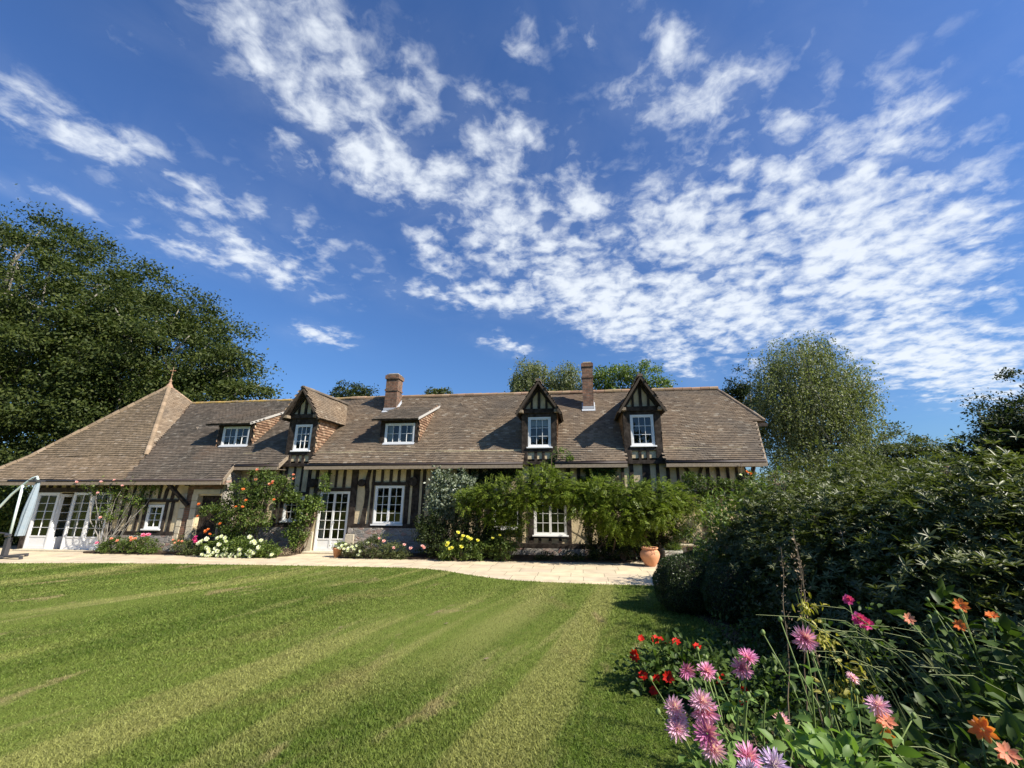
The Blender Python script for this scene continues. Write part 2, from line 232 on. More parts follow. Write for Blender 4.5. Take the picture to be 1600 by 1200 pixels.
def blade_b(t, b):
    geo, c = grass_color(t, 1.15)
    r = t.nodes.new('ShaderNodeMapRange'); t.links.new(geo.outputs['Random Per Island'], r.inputs[0]); r.inputs[3].default_value = 0.6; r.inputs[4].default_value = 1.45
    mi = t.nodes.new('ShaderNodeMix'); mi.data_type = 'RGBA'; mi.blend_type = 'MULTIPLY'; mi.inputs[0].default_value = 1; t.links.new(c, mi.inputs[6]); t.links.new(r.outputs[0], mi.inputs[7]); t.links.new(mi.outputs[2], b.inputs['Base Color'])
    b.inputs['Roughness'].default_value = 0.6; b.inputs['Specular IOR Level'].default_value = 0.25
    tr = t.nodes.new('ShaderNodeBsdfTranslucent'); t.links.new(mi.outputs[2], tr.inputs[0]); ms = t.nodes.new('ShaderNodeMixShader'); ms.inputs[0].default_value = 0.45
    t.links.new(b.outputs[0], ms.inputs[1]); t.links.new(tr.outputs[0], ms.inputs[2]); t.links.new(ms.outputs[0], t.nodes['Material Output'].inputs[0])
BLADE = vec_mat("grass_blade", blade_b)

# ================================================================== mesh helpers
def tag(o, label=None, cat=None, group=None, kind=None):
    if label: o['label'] = label
    if cat: o['category'] = cat
    if group: o['group'] = group
    if kind: o['kind'] = kind
    return o
def empty(name, loc=(0, 0, 0), label=None, cat=None, group=None):
    o = bpy.data.objects.new(name, None); COL.objects.link(o); o.location = loc; o.empty_display_size = 0.2
    return tag(o, label, cat, group)
def link(name, me, m, parent=None, smooth=False):
    o = bpy.data.objects.new(name, me); COL.objects.link(o)
    if m: me.materials.append(m)
    if parent is not None:
        o.parent = parent; o.location = -Vector(parent_world(parent))
    if smooth: me.polygons.foreach_set('use_smooth', [True] * len(me.polygons))
    return o
def parent_world(p):
    v = Vector(p.location)
    while p.parent: p = p.parent; v += Vector(p.location)
    return v
class MB:
    def __init__(s): s.v = []; s.f = []
    def poly(s, pts): n = len(s.v); s.v += [tuple(p) for p in pts]; s.f.append(tuple(range(n, n + len(pts))))
    def box(s, x0, x1, y0, y1, z0, z1):
        n = len(s.v); s.v += [(x0, y0, z0), (x1, y0, z0), (x1, y1, z0), (x0, y1, z0), (x0, y0, z1), (x1, y0, z1), (x1, y1, z1), (x0, y1, z1)]
        s.f += [tuple(n + i for i in q) for q in ((3, 2, 1, 0), (4, 5, 6, 7), (0, 1, 5, 4), (1, 2, 6, 5), (2, 3, 7, 6), (3, 0, 4, 7))]
    def prism(s, pts, d):
        """polygon pts extruded by vector d"""
        n = len(s.v); k = len(pts); d = Vector(d)
        s.v += [tuple(p) for p in pts] + [tuple(Vector(p) + d) for p in pts]
        s.f.append(tuple(range(n, n + k))[::-1]); s.f.append(tuple(range(n + k, n + 2 * k)))
        for i in range(k): j = (i + 1) % k; s.f.append((n + i, n + j, n + k + j, n + k + i))
    def tube(s, pts, r, seg=6, cap=True):
        pts = [Vector(p) for p in pts]; rs = r if hasattr(r, '__len__') else [r] * len(pts); n = len(s.v); up = Vector((0.13, 0.31, 0.94))
        for i, p in enumerate(pts):
            t = (pts[min(i + 1, len(pts) - 1)] - pts[max(i - 1, 0)]).normalized(); a = t.cross(up)
            if a.length < 1e-3: a = t.cross(Vector((1, 0, 0)))
            a.normalize(); b = t.cross(a)
            for k in range(seg): q = 2 * math.pi * k / seg; s.v.append(tuple(p + rs[i] * (math.cos(q) * a + math.sin(q) * b)))
        for i in range(len(pts) - 1):
            for k in range(seg): a0 = n + i * seg + k; a1 = n + i * seg + (k + 1) % seg; s.f.append((a0, a1, a1 + seg, a0 + seg))
        if cap: s.f.append(tuple(range(n, n + seg))[::-1]); s.f.append(tuple(range(n + (len(pts) - 1) * seg, n + len(pts) * seg)))
    def lathe(s, prof, c, seg=24):
        n = len(s.v); c = Vector(c)
        for r, z in prof:
            for k in range(seg): q = 2 * math.pi * k / seg; s.v.append((c.x + r * math.cos(q), c.y + r * math.sin(q), c.z + z))
        for i in range(len(prof) - 1):
            for k in range(seg): a0 = n + i * seg + k; a1 = n + i * seg + (k + 1) % seg; s.f.append((a0, a1, a1 + seg, a0 + seg))
    def build(s, name, m, parent=None, smooth=False, bevel=0):
        me = bpy.data.meshes.new(name); me.from_pydata(s.v, [], s.f); me.update()
        o = link(name, me, m, parent, smooth)
        if bevel: b = o.modifiers.new('bevel', 'BEVEL'); b.width = bevel; b.segments = 1; b.limit_method = 'ANGLE'
        return o
def npmesh(name, V, faces_list, m, parent=None, smooth=False):
    """V (n,3); faces_list: list of int arrays (k, size)"""
    me = bpy.data.meshes.new(name); me.vertices.add(len(V)); me.vertices.foreach_set('co', np.asarray(V, np.float32).ravel())
    li = np.concatenate([f.ravel() for f in faces_list]); sz = np.concatenate([np.full(len(f), f.shape[1]) for f in faces_list])
    st = np.concatenate([[0], np.cumsum(sz)[:-1]])
    me.loops.add(len(li)); me.loops.foreach_set('vertex_index', li.astype(np.int32))
    me.polygons.add(len(sz)); me.polygons.foreach_set('loop_start', st.astype(np.int32)); me.update(calc_edges=True)
    if name != 'grass': me.validate()
    return link(name, me, m, parent, smooth)
def nrm(a): return a / np.maximum(np.linalg.norm(a, axis=-1, keepdims=True), 1e-9)
def leaves_data(P, D, Nn, S, asp=0.5, full=False, curl=0.25):
    n = len(P); S = np.broadcast_to(np.asarray(S, float), (n,))[:, None]; D = nrm(D); side = nrm(np.cross(D, Nn)); Nn = nrm(np.cross(side, D))
    if not full:
        V = np.stack([P, P + D * S * .5 + side * S * asp * .5 - Nn * S * .05, P + D * S - Nn * S * curl * .4, P + D * S * .5 - side * S * asp * .5 - Nn * S * .05], 1).reshape(-1, 3)
        return V, [np.arange(4 * n).reshape(n, 4)]
    w = asp * .5
    pts = [P, P + D * S * .33 + side * S * w * .92 + Nn * S * .05, P + D * S * .33 - Nn * S * .02, P + D * S * .33 - side * S * w * .92 + Nn * S * .05,
           P + D * S * .7 + side * S * w * .8 - Nn * S * (curl * .3 - .04), P + D * S * .7 - Nn * S * (curl * .35 + .02), P + D * S * .7 - side * S * w * .8 - Nn * S * (curl * .3 - .04), P + D * S - Nn * S * curl]
    V = np.stack(pts, 1).reshape(-1, 3); b = (np.arange(n) * 8)[:, None]
    tri = np.concatenate([b + np.array([[0, 1, 2]]), b + np.array([[0, 2, 3]]), b + np.array([[4, 7, 5]]), b + np.array([[5, 7, 6]])])
    quad = np.concatenate([b + np.array([[1, 4, 5, 2]]), b + np.array([[2, 5, 6, 3]])])
    return V, [tri, quad]
def merge(parts):
    Vs, tri, quad, o = [], [], [], 0
    for V, fl in parts:
        for f in fl: (tri if f.shape[1] == 3 else quad).append(f + o)
        Vs.append(V); o += len(V)
    return np.concatenate(Vs), [np.concatenate(x) for x in (tri, quad) if x]
def unit(rg, n): return nrm(rg.normal(size=(n, 3)))
def cloud(rg, blobs, n, clump=0.25, per=60, inner=0.35, flat=0.7):
    """points gathered in clumps on/in ellipsoid blobs -> P, outward"""
    w = np.array([(b[3] * b[4] + b[4] * b[5] + b[3] * b[5]) ** 1.0 for b in blobs]); w = w / w.sum()
    Ps, Os = [], []
    for b, wi in zip(blobs, w):
        nb = int(n * wi); k = max(3, nb // per); c = np.array(b[:3]); r = np.array(b[3:6])
        d = unit(rg, k); rad = inner + (1 - inner) * rg.random(k) ** 0.45
        rad *= 1 + 0.16 * rg.normal(size=k)
        cc = c + d * r * rad[:, None]
        idx = rg.integers(0, k, nb); cs = clump * (0.55 + 0.9 * rg.random(k))
        off = rg.normal(size=(nb, 3)) * 0.5 * cs[idx][:, None]; off[:, 2] *= flat
        Ps.append(cc[idx] + off); Os.append(nrm(nrm((cc[idx] + off - c) / r) + 0.5 * nrm(off)))
    return np.concatenate(Ps), np.concatenate(Os)
def foliage(name, blobs, n, size, m, parent=None, seed=1, clump=0.25, per=60, asp=0.5, inner=0.35, droop=0.2, up=0.5, full=False, flat=0.7, curl=0.25, zmin=None):
    rg = np.random.default_rng(seed); P, O = cloud(rg, blobs, n, clump, per, inner, flat); n = len(P)
    D = nrm(O * 0.7 + unit(rg, n) * 0.9 + np.array([0, 0, -droop])); Nn = nrm(unit(rg, n) * 0.7 + O * 0.4 + np.array([0, 0, up]))
    S = size * (0.65 + 0.7 * rg.random(n))
    if zmin is not None: k = P[:, 2] > zmin; P, D, Nn, S = P[k], D[k], Nn[k], S[k]
    V, F = leaves_data(P, D, Nn, S, asp, full, curl)
    return npmesh(name, V, F, m, parent)
def limb_mb(mb, a, b, r0, r1, rnd, seg=6, wob=0.08, k=5):
    a = Vector(a); b = Vector(b); ln = (b - a).length; pts = []
    for i in range(k + 1):
        t = i / k; p = a.lerp(b, t)
        if 0 < i: p += Vector([rnd.uniform(-1, 1) for _ in range(3)]) * ln * wob * (1 if i < k else .3)
        pts.append(p)
    mb.tube(pts, [r0 + (r1 - r0) * i / k for i in range(k + 1)], seg); return pts

# ================================================================== ground, lawn, terrace
EDGE = [(-60, 11.7), (-17.2, 11.45), (-14, 11.85), (-11.4, 12.0), (-7.8, 12.1), (-4.9, 12.12), (-4.2, 12.0), (-3.58, 11.72), (-3.0, 11.35), (-2.37, 10.98), (-1.7, 10.72), (-0.9, 10.58), (0.4, 10.48), (1.7, 10.5), (3.2, 10.5), (12, 10.5)]
EX = np.array([e[0] for e in EDGE]); EY = np.array([e[1] for e in EDGE])
def yedge(x): return np.interp(x, EX, EY)
def lawn_z(x, y): return 0.015 + np.maximum(0, (10.4 - y)) * 0.0335
mb = MB(); mb.poly([(-900, -900, -0.3), (900, -900, -0.3), (900, 1500, -0.3), (-900, 1500, -0.3)])
tag(mb.build('ground', mat("meadow", (0.07, 0.1, 0.03), 0.95, 0.1, var=((0.13, 0.13, 0.05), 0.8), vscale=0.2)), 'distant grassy ground around the house and garden', 'ground', kind='structure')
xs = np.concatenate([np.linspace(-60, -20, 12), np.linspace(-19.5, 6, 160), np.linspace(6.5, 20, 8)]); ts = np.concatenate([np.linspace(0, 1, 60)])
V = np.array([[x, -8 + (yedge(x) + 8) * t, 0] for x in xs for t in ts]); V[:, 2] = lawn_z(V[:, 0], V[:, 1]) + 0.012 * np.sin(V[:, 0] * .9) * np.sin(V[:, 1] * .7) * (V[:, 1] < 9.5)
ni, nj = len(xs), len(ts); q = np.array([[i * nj + j, (i + 1) * nj + j, (i + 1) * nj + j + 1, i * nj + j + 1] for i in range(ni - 1) for j in range(nj - 1)])
tag(npmesh('lawn', V, [q], LAWN, smooth=True), 'striped mown lawn sloping down to the paved terrace', 'lawn', kind='structure')
mb = MB(); xe = list(np.linspace(-45, 9.5, 200))
mb.poly([(x, float(yedge(x)) - 0.35, -0.002) for x in xe] + [(9.5, 15.5, -0.002), (-45, 15.5, -0.002)])
mb.poly([(9.5, 10.2, -0.004), (40, 10.2, -0.004), (40, 15.5, -0.004), (9.5, 15.5, -0.004)])
tag(mb.build('terrace', PAVE), 'sandstone paved terrace along the front of the house', 'terrace', kind='structure')
# grass blades (stuff)
rg = np.random.default_rng(5)
n = 620000
th = R_(6.7); fwd = np.array([-math.sin(th), math.cos(th)]); rt = np.array([math.cos(th), math.sin(th)])
D_ = 2.15 * (13.5 / 2.15) ** (rg.random(n) ** 1.15); U_ = (rg.random(n) * 2.62 - 1.34) * D_
X_ = rt[0] * U_ + fwd[0] * D_; Y_ = rt[1] * U_ + fwd[1] * D_
k = (Y_ < yedge(X_) + 0.03 * rg.random(n)) & ~((X_ > 2.0 + .2 * rg.random(n)) & (Y_ < 8)); X_, Y_, D_ = X_[k], Y_[k], D_[k]; n = len(X_)
P = np.stack([X_, Y_, lawn_z(X_, Y_) - 0.004], 1); h = (0.012 + 0.016 * rg.random(n)) * (1 + D_ * 0.03); w = 0.0016 * (D_ ** 0.9) * 0.75 + 0.0012
a = rg.random(n) * 2 * math.pi; sd_ = np.stack([np.cos(a), np.sin(a), 0 * a], 1); ln_ = rg.normal(size=(n, 3)) * 0.7; ln_[:, 2] = 1
V = np.stack([P + sd_ * w[:, None], P - sd_ * w[:, None], P + ln_ * h[:, None]], 1).reshape(-1, 3)
tag(npmesh('grass', V, [np.arange(3 * n).reshape(n, 3)], BLADE), 'short mown grass blades covering the lawn', 'grass', kind='stuff')
mb = MB(); pts = [(1.0, 3.0), (0.8, 4.2), (0.95, 5.2), (1.7, 6.0), (1.9, 7.0), (1.7, 8.2), (2.2, 10.3), (9, 10.3), (9, -3), (1.4, -3), (0.95, 1.0)]
mb.prism([(x, y, -0.1) for x, y in pts], (0, 0, 0.1)); 
for i in range(len(mb.v)):
    x, y, z = mb.v[i]
    if i >= len(pts): mb.v[i] = (x, y, float(lawn_z(x, y)) + 0.012)
tag(mb.build('flower_bed', SOIL), 'dark soil flower bed under the shrubs at the right of the lawn', 'flower bed', kind='structure')
mb = MB()
for x0, x1, y0, y1 in ((-17.6, -13.9, 13.75, 14.3), (-14.0, -9.75, 13.7, 14.9), (-8.1, 1.5, 13.75, 14.9)):
    mb.prism([(x0, y0 + .2, -.05), (x0 + .3, y0, -.05), (x1 - .3, y0, -.05), (x1, y0 + .2, -.05), (x1, y1, -.05), (x0, y1, -.05)], (0, 0, 0.09))
tag(mb.build('house_border', SOIL), 'soil border between the terrace and the house wall', 'flower bed', kind='structure')

# ================================================================== house
H = empty('farmhouse', (-7, 16, 0), 'long half-timbered farmhouse with brown tiled roof, dormers and a pyramid roofed end', 'house')
YR, ZR, YE, ZE = 18.2, 6.37, 14.5, 3.05; SL = (ZR - ZE) / (YR - YE)
def roof_z(y): return ZE + SL * (y - YE)
YF, YL = 15.0, 14.35           # plaster planes of the right and the left fronts
def wall_open(name, x0, x1, z0, z1, y, th_, ops, m, parent):
    """front wall slab with rectangular openings (x0,x1,z0,z1)"""
    mb = MB(); xs = sorted({x0, x1, *[o[0] for o in ops], *[o[1] for o in ops]})
    for a, b in zip(xs[:-1], xs[1:]):
        c = (a + b) / 2; zs = [(z0, z1)]
        for o in ops:
            if o[0] < c < o[1]:
                nz_ = []
                for p, q_ in zs:
                    if o[3] <= p or o[2] >= q_: nz_.append((p, q_)); continue
                    if o[2] > p: nz_.append((p, o[2]))
                    if o[3] < q_: nz_.append((o[3], q_))
                zs = nz_
        for p, q_ in zs: mb.box(a, b, y, y + th_, p, q_)
    return mb.build(name, m, parent)
WIN = dict(w1=(-7.42, -6.33, 0.97, 2.3), w2=(-1.62, -0.5, 0.66, 1.75), w2b=(-3.05, -2.15, 0.85, 1.75), w4=(-10.93, -10.15, 1.05, 1.93), fd=(-9.56, -8.38, 0.0, 2.1))
wall_open('wall', -12.95, 5.45, 0.0, 3.55, YF, 0.25, [WIN['w1'], WIN['w2'], WIN['w2b'], WIN['w4'], WIN['fd']], PLASTER, H)
WL = dict(w3=(-15.83, -15.17, 0.78, 1.62), dr=(-20.7, -17.45, 0.0, 2.06), sd=(-13.86, -12.96, 0.0, 1.95))
wall_open('wall', -20.95, -12.95, 0.0, 2.75, YL, 0.25, [WL['w3'], WL['dr'], WL['sd']], PLASTER, H)
mb = MB(); mb.box(-12.95, -12.87, YL, YF, 0, 2.85); mb.build('return_wall', STONE, H); mb = MB(); mb.box(-20.95, -20.7, YL + .26, 21.2, 0, 2.9)
mb.box(-20.7, 5.2, 21.2, 21.4, 0, 3.3); mb.build('wall', PLASTER, H)
# right gable wall with slanted top
mb = MB(); mb.prism([(5.2, YF + .26, 0), (5.2, 21.39, 0), (5.2, 21.39, 3.3), (5.2, 20.1, 4.5), (5.2, 16.3, 4.5), (5.2, YF + .26, 3.35)], (0.25, 0, 0)); mb.build('gable_wall', PLASTER, H)
mb = MB(); mb.box(-20.6, 5.1, YL + .3, 21.1, -0.01, 0.02); mb.box(-20.6, 5.1, 17.6, 17.7, 0.02, 4.0); mb.build('interior_wall', SHADE_BLACK, H)
# plinth
mb = MB()
for x0, x1, z1 in ((-8.3, -4.55, 0.84), (-12.7, -9.75, 0.84), (-4.55, 1.8, 0.24), (1.8, 5.47, 0.42)):
    mb = MB(); mb.box(x0, x1, YF - .07, YF - .002, 0, z1); mb.build('plinth', STONE, H)
mb = MB(); mb.box(-17.4, -14.55, YL - .06, YL - .002, 0, .56); mb.build('plinth', STONE, H)
mb = MB(); mb.box(-8.34, -8.02, YF - .13, YF - .075, 0, .62); mb.box(-9.86, -9.58, YF - .13, YF - .075, 0, .7); mb.box(-9.75, -8.2, 14.6, YF - .01, 0.0, 0.055); mb.build('doorstep', ASHLAR, H, bevel=.012)
# stone quoins round the side door
mb = MB(); rnd = random.Random(3)
z = 0
while z < 2.0:
    hh = rnd.uniform(.24, .4); hh = min(hh, 2.0 - z + .02)
    mb.box(-14.06 - rnd.uniform(0, .06), -13.86, YL - .05, YL - .002, z + .006, z + hh - .006); mb.box(-14.55, -14.36 + rnd.uniform(-.04, .05), YL - .035, YL - .002, z + .01, z + hh - .01); z += hh
mb.box(-14.08, -13.0, YL - .055, YL - .002, 2.0, 2.17); mb.build('door_surround', ASHLAR, H, bevel=.01)
mb = MB(); mb.box(-14.35, -14.12, YL - .02, YL - .001, 0.3, 2.3); mb.box(-14.1, -12.96, YL - .025, YL - .001, 2.19, 2.5); mb.build('brick_infill', BRICK, H)
mb = MB(); mb.box(-13.84, -12.98, YL + .16, YL + .2, 0.02, 1.95)
for k in range(1, 6): mb.box(-13.84 + k * .143 - .006, -13.84 + k * .143 + .006, YL + .15, YL + .159, .04, 1.93)
mb.build('side_door', TIMBER, H)

# ---- timbers (each its own part)
tr_ = random.Random(11)
def beam(pts, y, name='timber_post', d=0.035, parent=H):
    """pts: quad outline (x,z) counter-clockwise; slightly uneven, proud of the plaster"""
    mb = MB(); mb.prism([(x + tr_.uniform(-.006, .006), y - d, z) for x, z in pts], (0, d - 0.003, 0)); return mb.build(name, TIMBER, parent, bevel=.006)
def post(x0, x1, z0, z1, y=YF, lean=0.0, d=0.035): return beam([(x0, z0), (x1, z0), (x1 + lean, z1), (x0 + lean, z1)], y, 'timber_post', d + tr_.uniform(-.004, .006))
def rail(x0, x1, z0, z1, y=YF, d=0.05): return beam([(x0, z0), (x1, z0 + tr_.uniform(-.01, .01)), (x1, z1), (x0, z1)], y, 'timber_rail', d)
TOP = 3.3
for a, b, z0, z1 in ((-10.13, -10.0, .86, TOP), (-9.82, -9.69, .86, TOP), (-9.35, -9.23, 2.24, TOP), (-9.04, -8.95, 2.24, TOP), (-8.72, -8.61, 2.24, TOP),
                     (-7.58, -7.47, .98, TOP), (-7.25, -7.15, 2.44, TOP), (-6.93, -6.82, 2.44, TOP), (-6.62, -6.51, 2.44, TOP), (-6.30, -6.13, .98, TOP), (-6.03, -5.77, .98, TOP), (-5.66, -5.55, .98, TOP)):
    post(a, b, z0, z1)
post(-8.35, -8.12, .05, TOP, lean=-.02, d=.06)
# curved post
mb = MB(); ptsL = [(-7.90, .98), (-7.86, 1.3), (-7.80, 1.7), (-7.80, 2.1), (-7.86, 2.4), (-7.80, 2.7), (-7.74, 3.0), (-7.72, 3.3)]; wd = [.2, .17, .14, .15, .16, .13, .13, .14]
mb.prism([(x, YF - .045, z) for x, z in ptsL] [::-1] + [(x + w_, YF - .045, z) for (x, z), w_ in zip(ptsL, wd)], (0, .042, 0)); mb.build('timber_post', TIMBER, H)
rail(-9.75, -8.36, 2.11, 2.23, d=.055); rail(-7.58, -6.13, 2.31, 2.43); rail(-8.3, -4.6, .82, .98, d=.065); rail(-12.7, -9.72, .85, .98, d=.06)
for x, z in ((-9.86, 2.4), (-7.93, 2.4), (-5.97, 2.44)):                                       # round end plates of tie beams
    mb = MB(); mb.tube([(x, YF - .16, z), (x, YF - .03, z)], [.16 if x < -9 or x > -6.5 else .13] * 2, 14); mb.build('beam_end', TIMBER, H)
for a, b in ((-12.5, -12.38), (-12.1, -12.0), (-11.7, -11.58), (-11.3, -11.18)): post(a, b, .98, TOP)
post(-11.08, -10.96, .98, TOP); post(-10.13, -10.06, .98, 1.0)
for a, b in ((-10.72, -10.64), (-10.42, -10.34)): post(a, b, 2.1, TOP)
rail(-11.0, -10.1, 1.96, 2.08)
# middle: between the silver climber and the third dormer
x = -5.3
for a, b in ((-5.2, -5.08), (-4.8, -4.68), (-4.4, -4.3), (-3.98, -3.88), (-3.59, -3.48), (-3.27, -3.05), (-2.14, -2.02), (-1.8, -1.63), (-0.49, -0.34), (0.2, 0.32), (.62, .73), (1.03, 1.13), (1.4, 1.5)): post(a, b, .4, TOP)
for a, b in ((-2.9, -2.8), (-2.6, -2.5), (-1.3, -1.2), (-.95, -.85), (-.12, 0.0)): post(a, b, 1.9, TOP)
rail(-4.6, 2.6, .24, .4, d=.06); rail(-1.8, -.35, .56, .65); rail(-3.2, -2.0, .7, .84); rail(-3.2, -2.0, 1.76, 1.88); rail(-1.63, -.49, 1.76, 1.88)
for a in (-1.42, -1.07, -.73): post(a - .05, a + .05, .41, .55)
beam([(0.75, 2.9), (0.9, 3.0), (1.38, 2.45), (1.25, 2.4)], YF, 'timber_brace')
# right end
for a, b in ((1.69, 1.82), (2.12, 2.38), (2.57, 2.68), (2.9, 3.02), (3.24, 3.33), (4.2, 4.31), (4.53, 4.64), (4.85, 4.94), (5.14, 5.23)): post(a, b, 2.1 if a > 2.6 and a < 5.1 else .44, TOP)
beam([(3.36, 3.05), (3.5, 3.05), (3.86, 2.5), (3.72, 2.5)], YF, 'timber_brace'); beam([(3.87, 2.5), (4.1, 3.05), (4.2, 3.05), (3.98, 2.5)], YF, 'timber_brace')
post(3.96, 4.2, .44, 2.08); rail(1.5, 5.4, 1.98, 2.1)
# left front
for a, b, z0, z1 in ((-17.35, -17.2, .1, 2.7), (-16.95, -16.85, .7, 2.7), (-16.6, -16.5, .7, 2.7), (-16.25, -16.14, .7, 2.7), (-16.0, -15.86, .7, 1.72), (-15.14, -15.03, .7, 1.72), (-14.9, -14.78, .7, 1.72), (-15.88, -15.8, 1.84, 2.7), (-15.52, -15.42, 1.84, 2.7)): post(a, b, z0, z1, YL)
beam([(-15.3, 1.8), (-15.17, 1.8), (-15.12, 2.15), (-14.95, 2.5), (-15.08, 2.5), (-15.27, 2.15)], YL, 'timber_brace'); beam([(-15.0, 1.8), (-14.87, 1.8), (-14.84, 2.1), (-14.7, 2.5), (-14.83, 2.5), (-14.98, 2.1)], YL, 'timber_brace')
rail(-17.2, -14.6, .57, .7, YL); rail(-16.9, -14.65, 1.72, 1.82, YL); rail(-20.95, -17.2, 2.08, 2.24, YL, .06); post(-20.93, -20.72, 0, 2.07, YL)
for a in (-20.65, -20.33, -19.95, -19.55, -19.15, -18.75, -18.35, -17.95, -17.55): post(a, a + .17, 2.25, 2.6, YL)
beam([(-14.45, 2.3), (-14.3, 2.3), (-14.3, 2.6), (-14.45, 2.6)], YL, 'timber_post', .1)
mb = MB(); mb.tube([(-14.95, YL - .42, 2.5), (-14.2, YL - .05, 1.6)], [.07, .075], 4); mb.build('eave_bracket', TIMBER, H)
# wall plate and eave
mb = MB(); mb.box(-12.7, 5.45, YF - .05, YF - .002, 3.08, 3.2); mb.build('timber_rail', TIMBER, H)

# ---- windows and doors
def window(x0, x1, z0, z1, y, sashes, cols, rows, curtain=None, sill=True, panel=0.0, parent=H, name='window', fw=0.05, handle=False):
    mb = MB(); ya, yb = y - .02, y + .06
    mb.box(x0, x0 + fw, ya, yb, z0, z1); mb.box(x1 - fw, x1, ya, yb, z0, z1); mb.box(x0 + fw, x1 - fw, ya, yb, z1 - fw, z1); mb.box(x0 + fw, x1 - fw, ya, yb, z0, z0 + fw)
    X0, X1, Z0, Z1 = x0 + fw, x1 - fw, z0 + fw, z1 - fw; sw = (X1 - X0) / sashes; st = .036
    for s in range(sashes):
        a, b = X0 + s * sw + .003, X0 + (s + 1) * sw - .003; c, d = ya + .012, yb - .012
        mb.box(a, a + st, c, d, Z0 + .003, Z1 - .003); mb.box(b - st, b, c, d, Z0 + .003, Z1 - .003); mb.box(a + st, b - st, c, d, Z1 - st, Z1 - .003)
        zb = Z0 + st + panel; mb.box(a + st, b - st, c, d, zb - st * (1.3 if panel else 1), zb)
        if panel: mb.box(a + st, b - st, c, d, Z0 + .003, Z0 + .09); mb.box(a + st, b - st, c + .015, d - .01, Z0 + .09, zb - st * 1.3)
        g0, g1, h0, h1 = a + st, b - st, zb, Z1 - st
        for i in range(1, cols): xx = g0 + (g1 - g0) * i / cols; mb.box(xx - .008, xx + .008, c + .006, d - .004, h0, h1)
        for j in range(1, rows): zz = h0 + (h1 - h0) * j / rows; mb.box(g0, g1, c + .008, d - .006, zz - .008, zz + .008)
    o = mb.build(name, WHITE, parent)
    p = MB(); yy = y + .021; p.poly([(X0 + .01, yy, Z0 + .01 + panel), (X1 - .01, yy, Z0 + .01 + panel), (X1 - .01, yy, Z1 - .01), (X0 + .01, yy, Z1 - .01)]); p.build('pane', GLASS, o)
    if sill: p = MB(); p.box(x0 - .05, x1 + .05, y - .09, y - .021, z0 - .045, z0 + .004); p.build('sill', WHITE, o, bevel=.006)
    if curtain:
        for cx0, cx1, cz0 in curtain:
            p = MB(); k = 16; top = Z1
            vs = [(cx0 + (cx1 - cx0) * i / k, y + .12 + .015 * math.sin(i * 1.9)) for i in range(k + 1)]
            for i in range(k): p.poly([(*vs[i], cz0), (*vs[i + 1], cz0), (*vs[i + 1], top), (*vs[i], top)])
            p.build('curtain', CURTAIN, o)
    if handle: p = MB(); xm = (x0 + x1) / 2 + .03; p.tube([(xm, y - .03, 1.0), (xm, y - .06, 1.0), (xm + .1, y - .06, 1.0)], .009, 6); p.box(xm - .016, xm + .016, y - .016, y - .008, .93, 1.06); p.build('handle', LEAD, o)
    return o
window(*WIN['w1'], YF, 2, 2, 4)
window(*WIN['w2'], YF, 2, 2, 3)
window(*WIN['w2b'], YF, 1, 2, 2)
window(*WIN['w4'], YF, 1, 3, 3)
window(*WIN['fd'], YF - .0, 2, 2, 5, panel=.38, sill=False, name='french_door', handle=True, curtain=[(-9.5, -9.3, .3)])
window(*WL['w3'], YL, 1, 2, 3)
# left triple french doors with one leaf ajar
window(-20.7, -19.74, 0.0, 2.06, YL, 1, 2, 5, panel=.4, sill=False, name='french_door', fw=.07)
window(-19.1, -18.28, 0.0, 2.06, YL, 1, 2, 5, panel=.4, sill=False, name='french_door', fw=.05)
window(-18.28, -17.46, 0.0, 2.06, YL, 1, 2, 5, panel=.4, sill=False, name='french_door', fw=.05)
def open_leaf():
    a = Vector((-19.72, YL + .03, 0)); dr = Vector((.3, .95, 0)).normalized(); wv_ = .68
    mb = MB(); nrm_ = Vector((-dr.y, dr.x, 0)) * .035
    def pc(s0, s1, z0, z1): mb.prism([a + dr * s0 + Vector((0, 0, z0)), a + dr * s1 + Vector((0, 0, z0)), a + dr * s1 + Vector((0, 0, z1)), a + dr * s0 + Vector((0, 0, z1))], nrm_)
    pc(0, .1, .02, 2.0); pc(wv_ - .1, wv_, .02, 2.0); pc(.1, wv_ - .1, 1.9, 2.0); pc(.1, wv_ - .1, .02, .45); pc(wv_ / 2 - .011, wv_ / 2 + .011, .45, 1.9)
    for j in range(1, 5): z = .45 + 1.45 * j / 5; pc(.1, wv_ / 2 - .012, z - .011, z + .011); pc(wv_ / 2 + .012, wv_ - .1, z - .011, z + .011)
    o = mb.build('french_door', WHITE, H); o['label'] = 'white door leaf standing ajar'
    p = MB(); q_ = a + nrm_ * .5; p.poly([q_ + dr * .09 + Vector((0, 0, .44)), q_ + dr * (wv_ - .09) + Vector((0, 0, .44)), q_ + dr * (wv_ - .09) + Vector((0, 0, 1.91)), q_ + dr * .09 + Vector((0, 0, 1.91))]); p.build('pane', GLASS, o)
open_leaf()
mb = MB(); mb.box(-20.7, -17.46, YL - .3, YL - .03, 0.0, .045); mb.build('doorstep', ASHLAR, H)

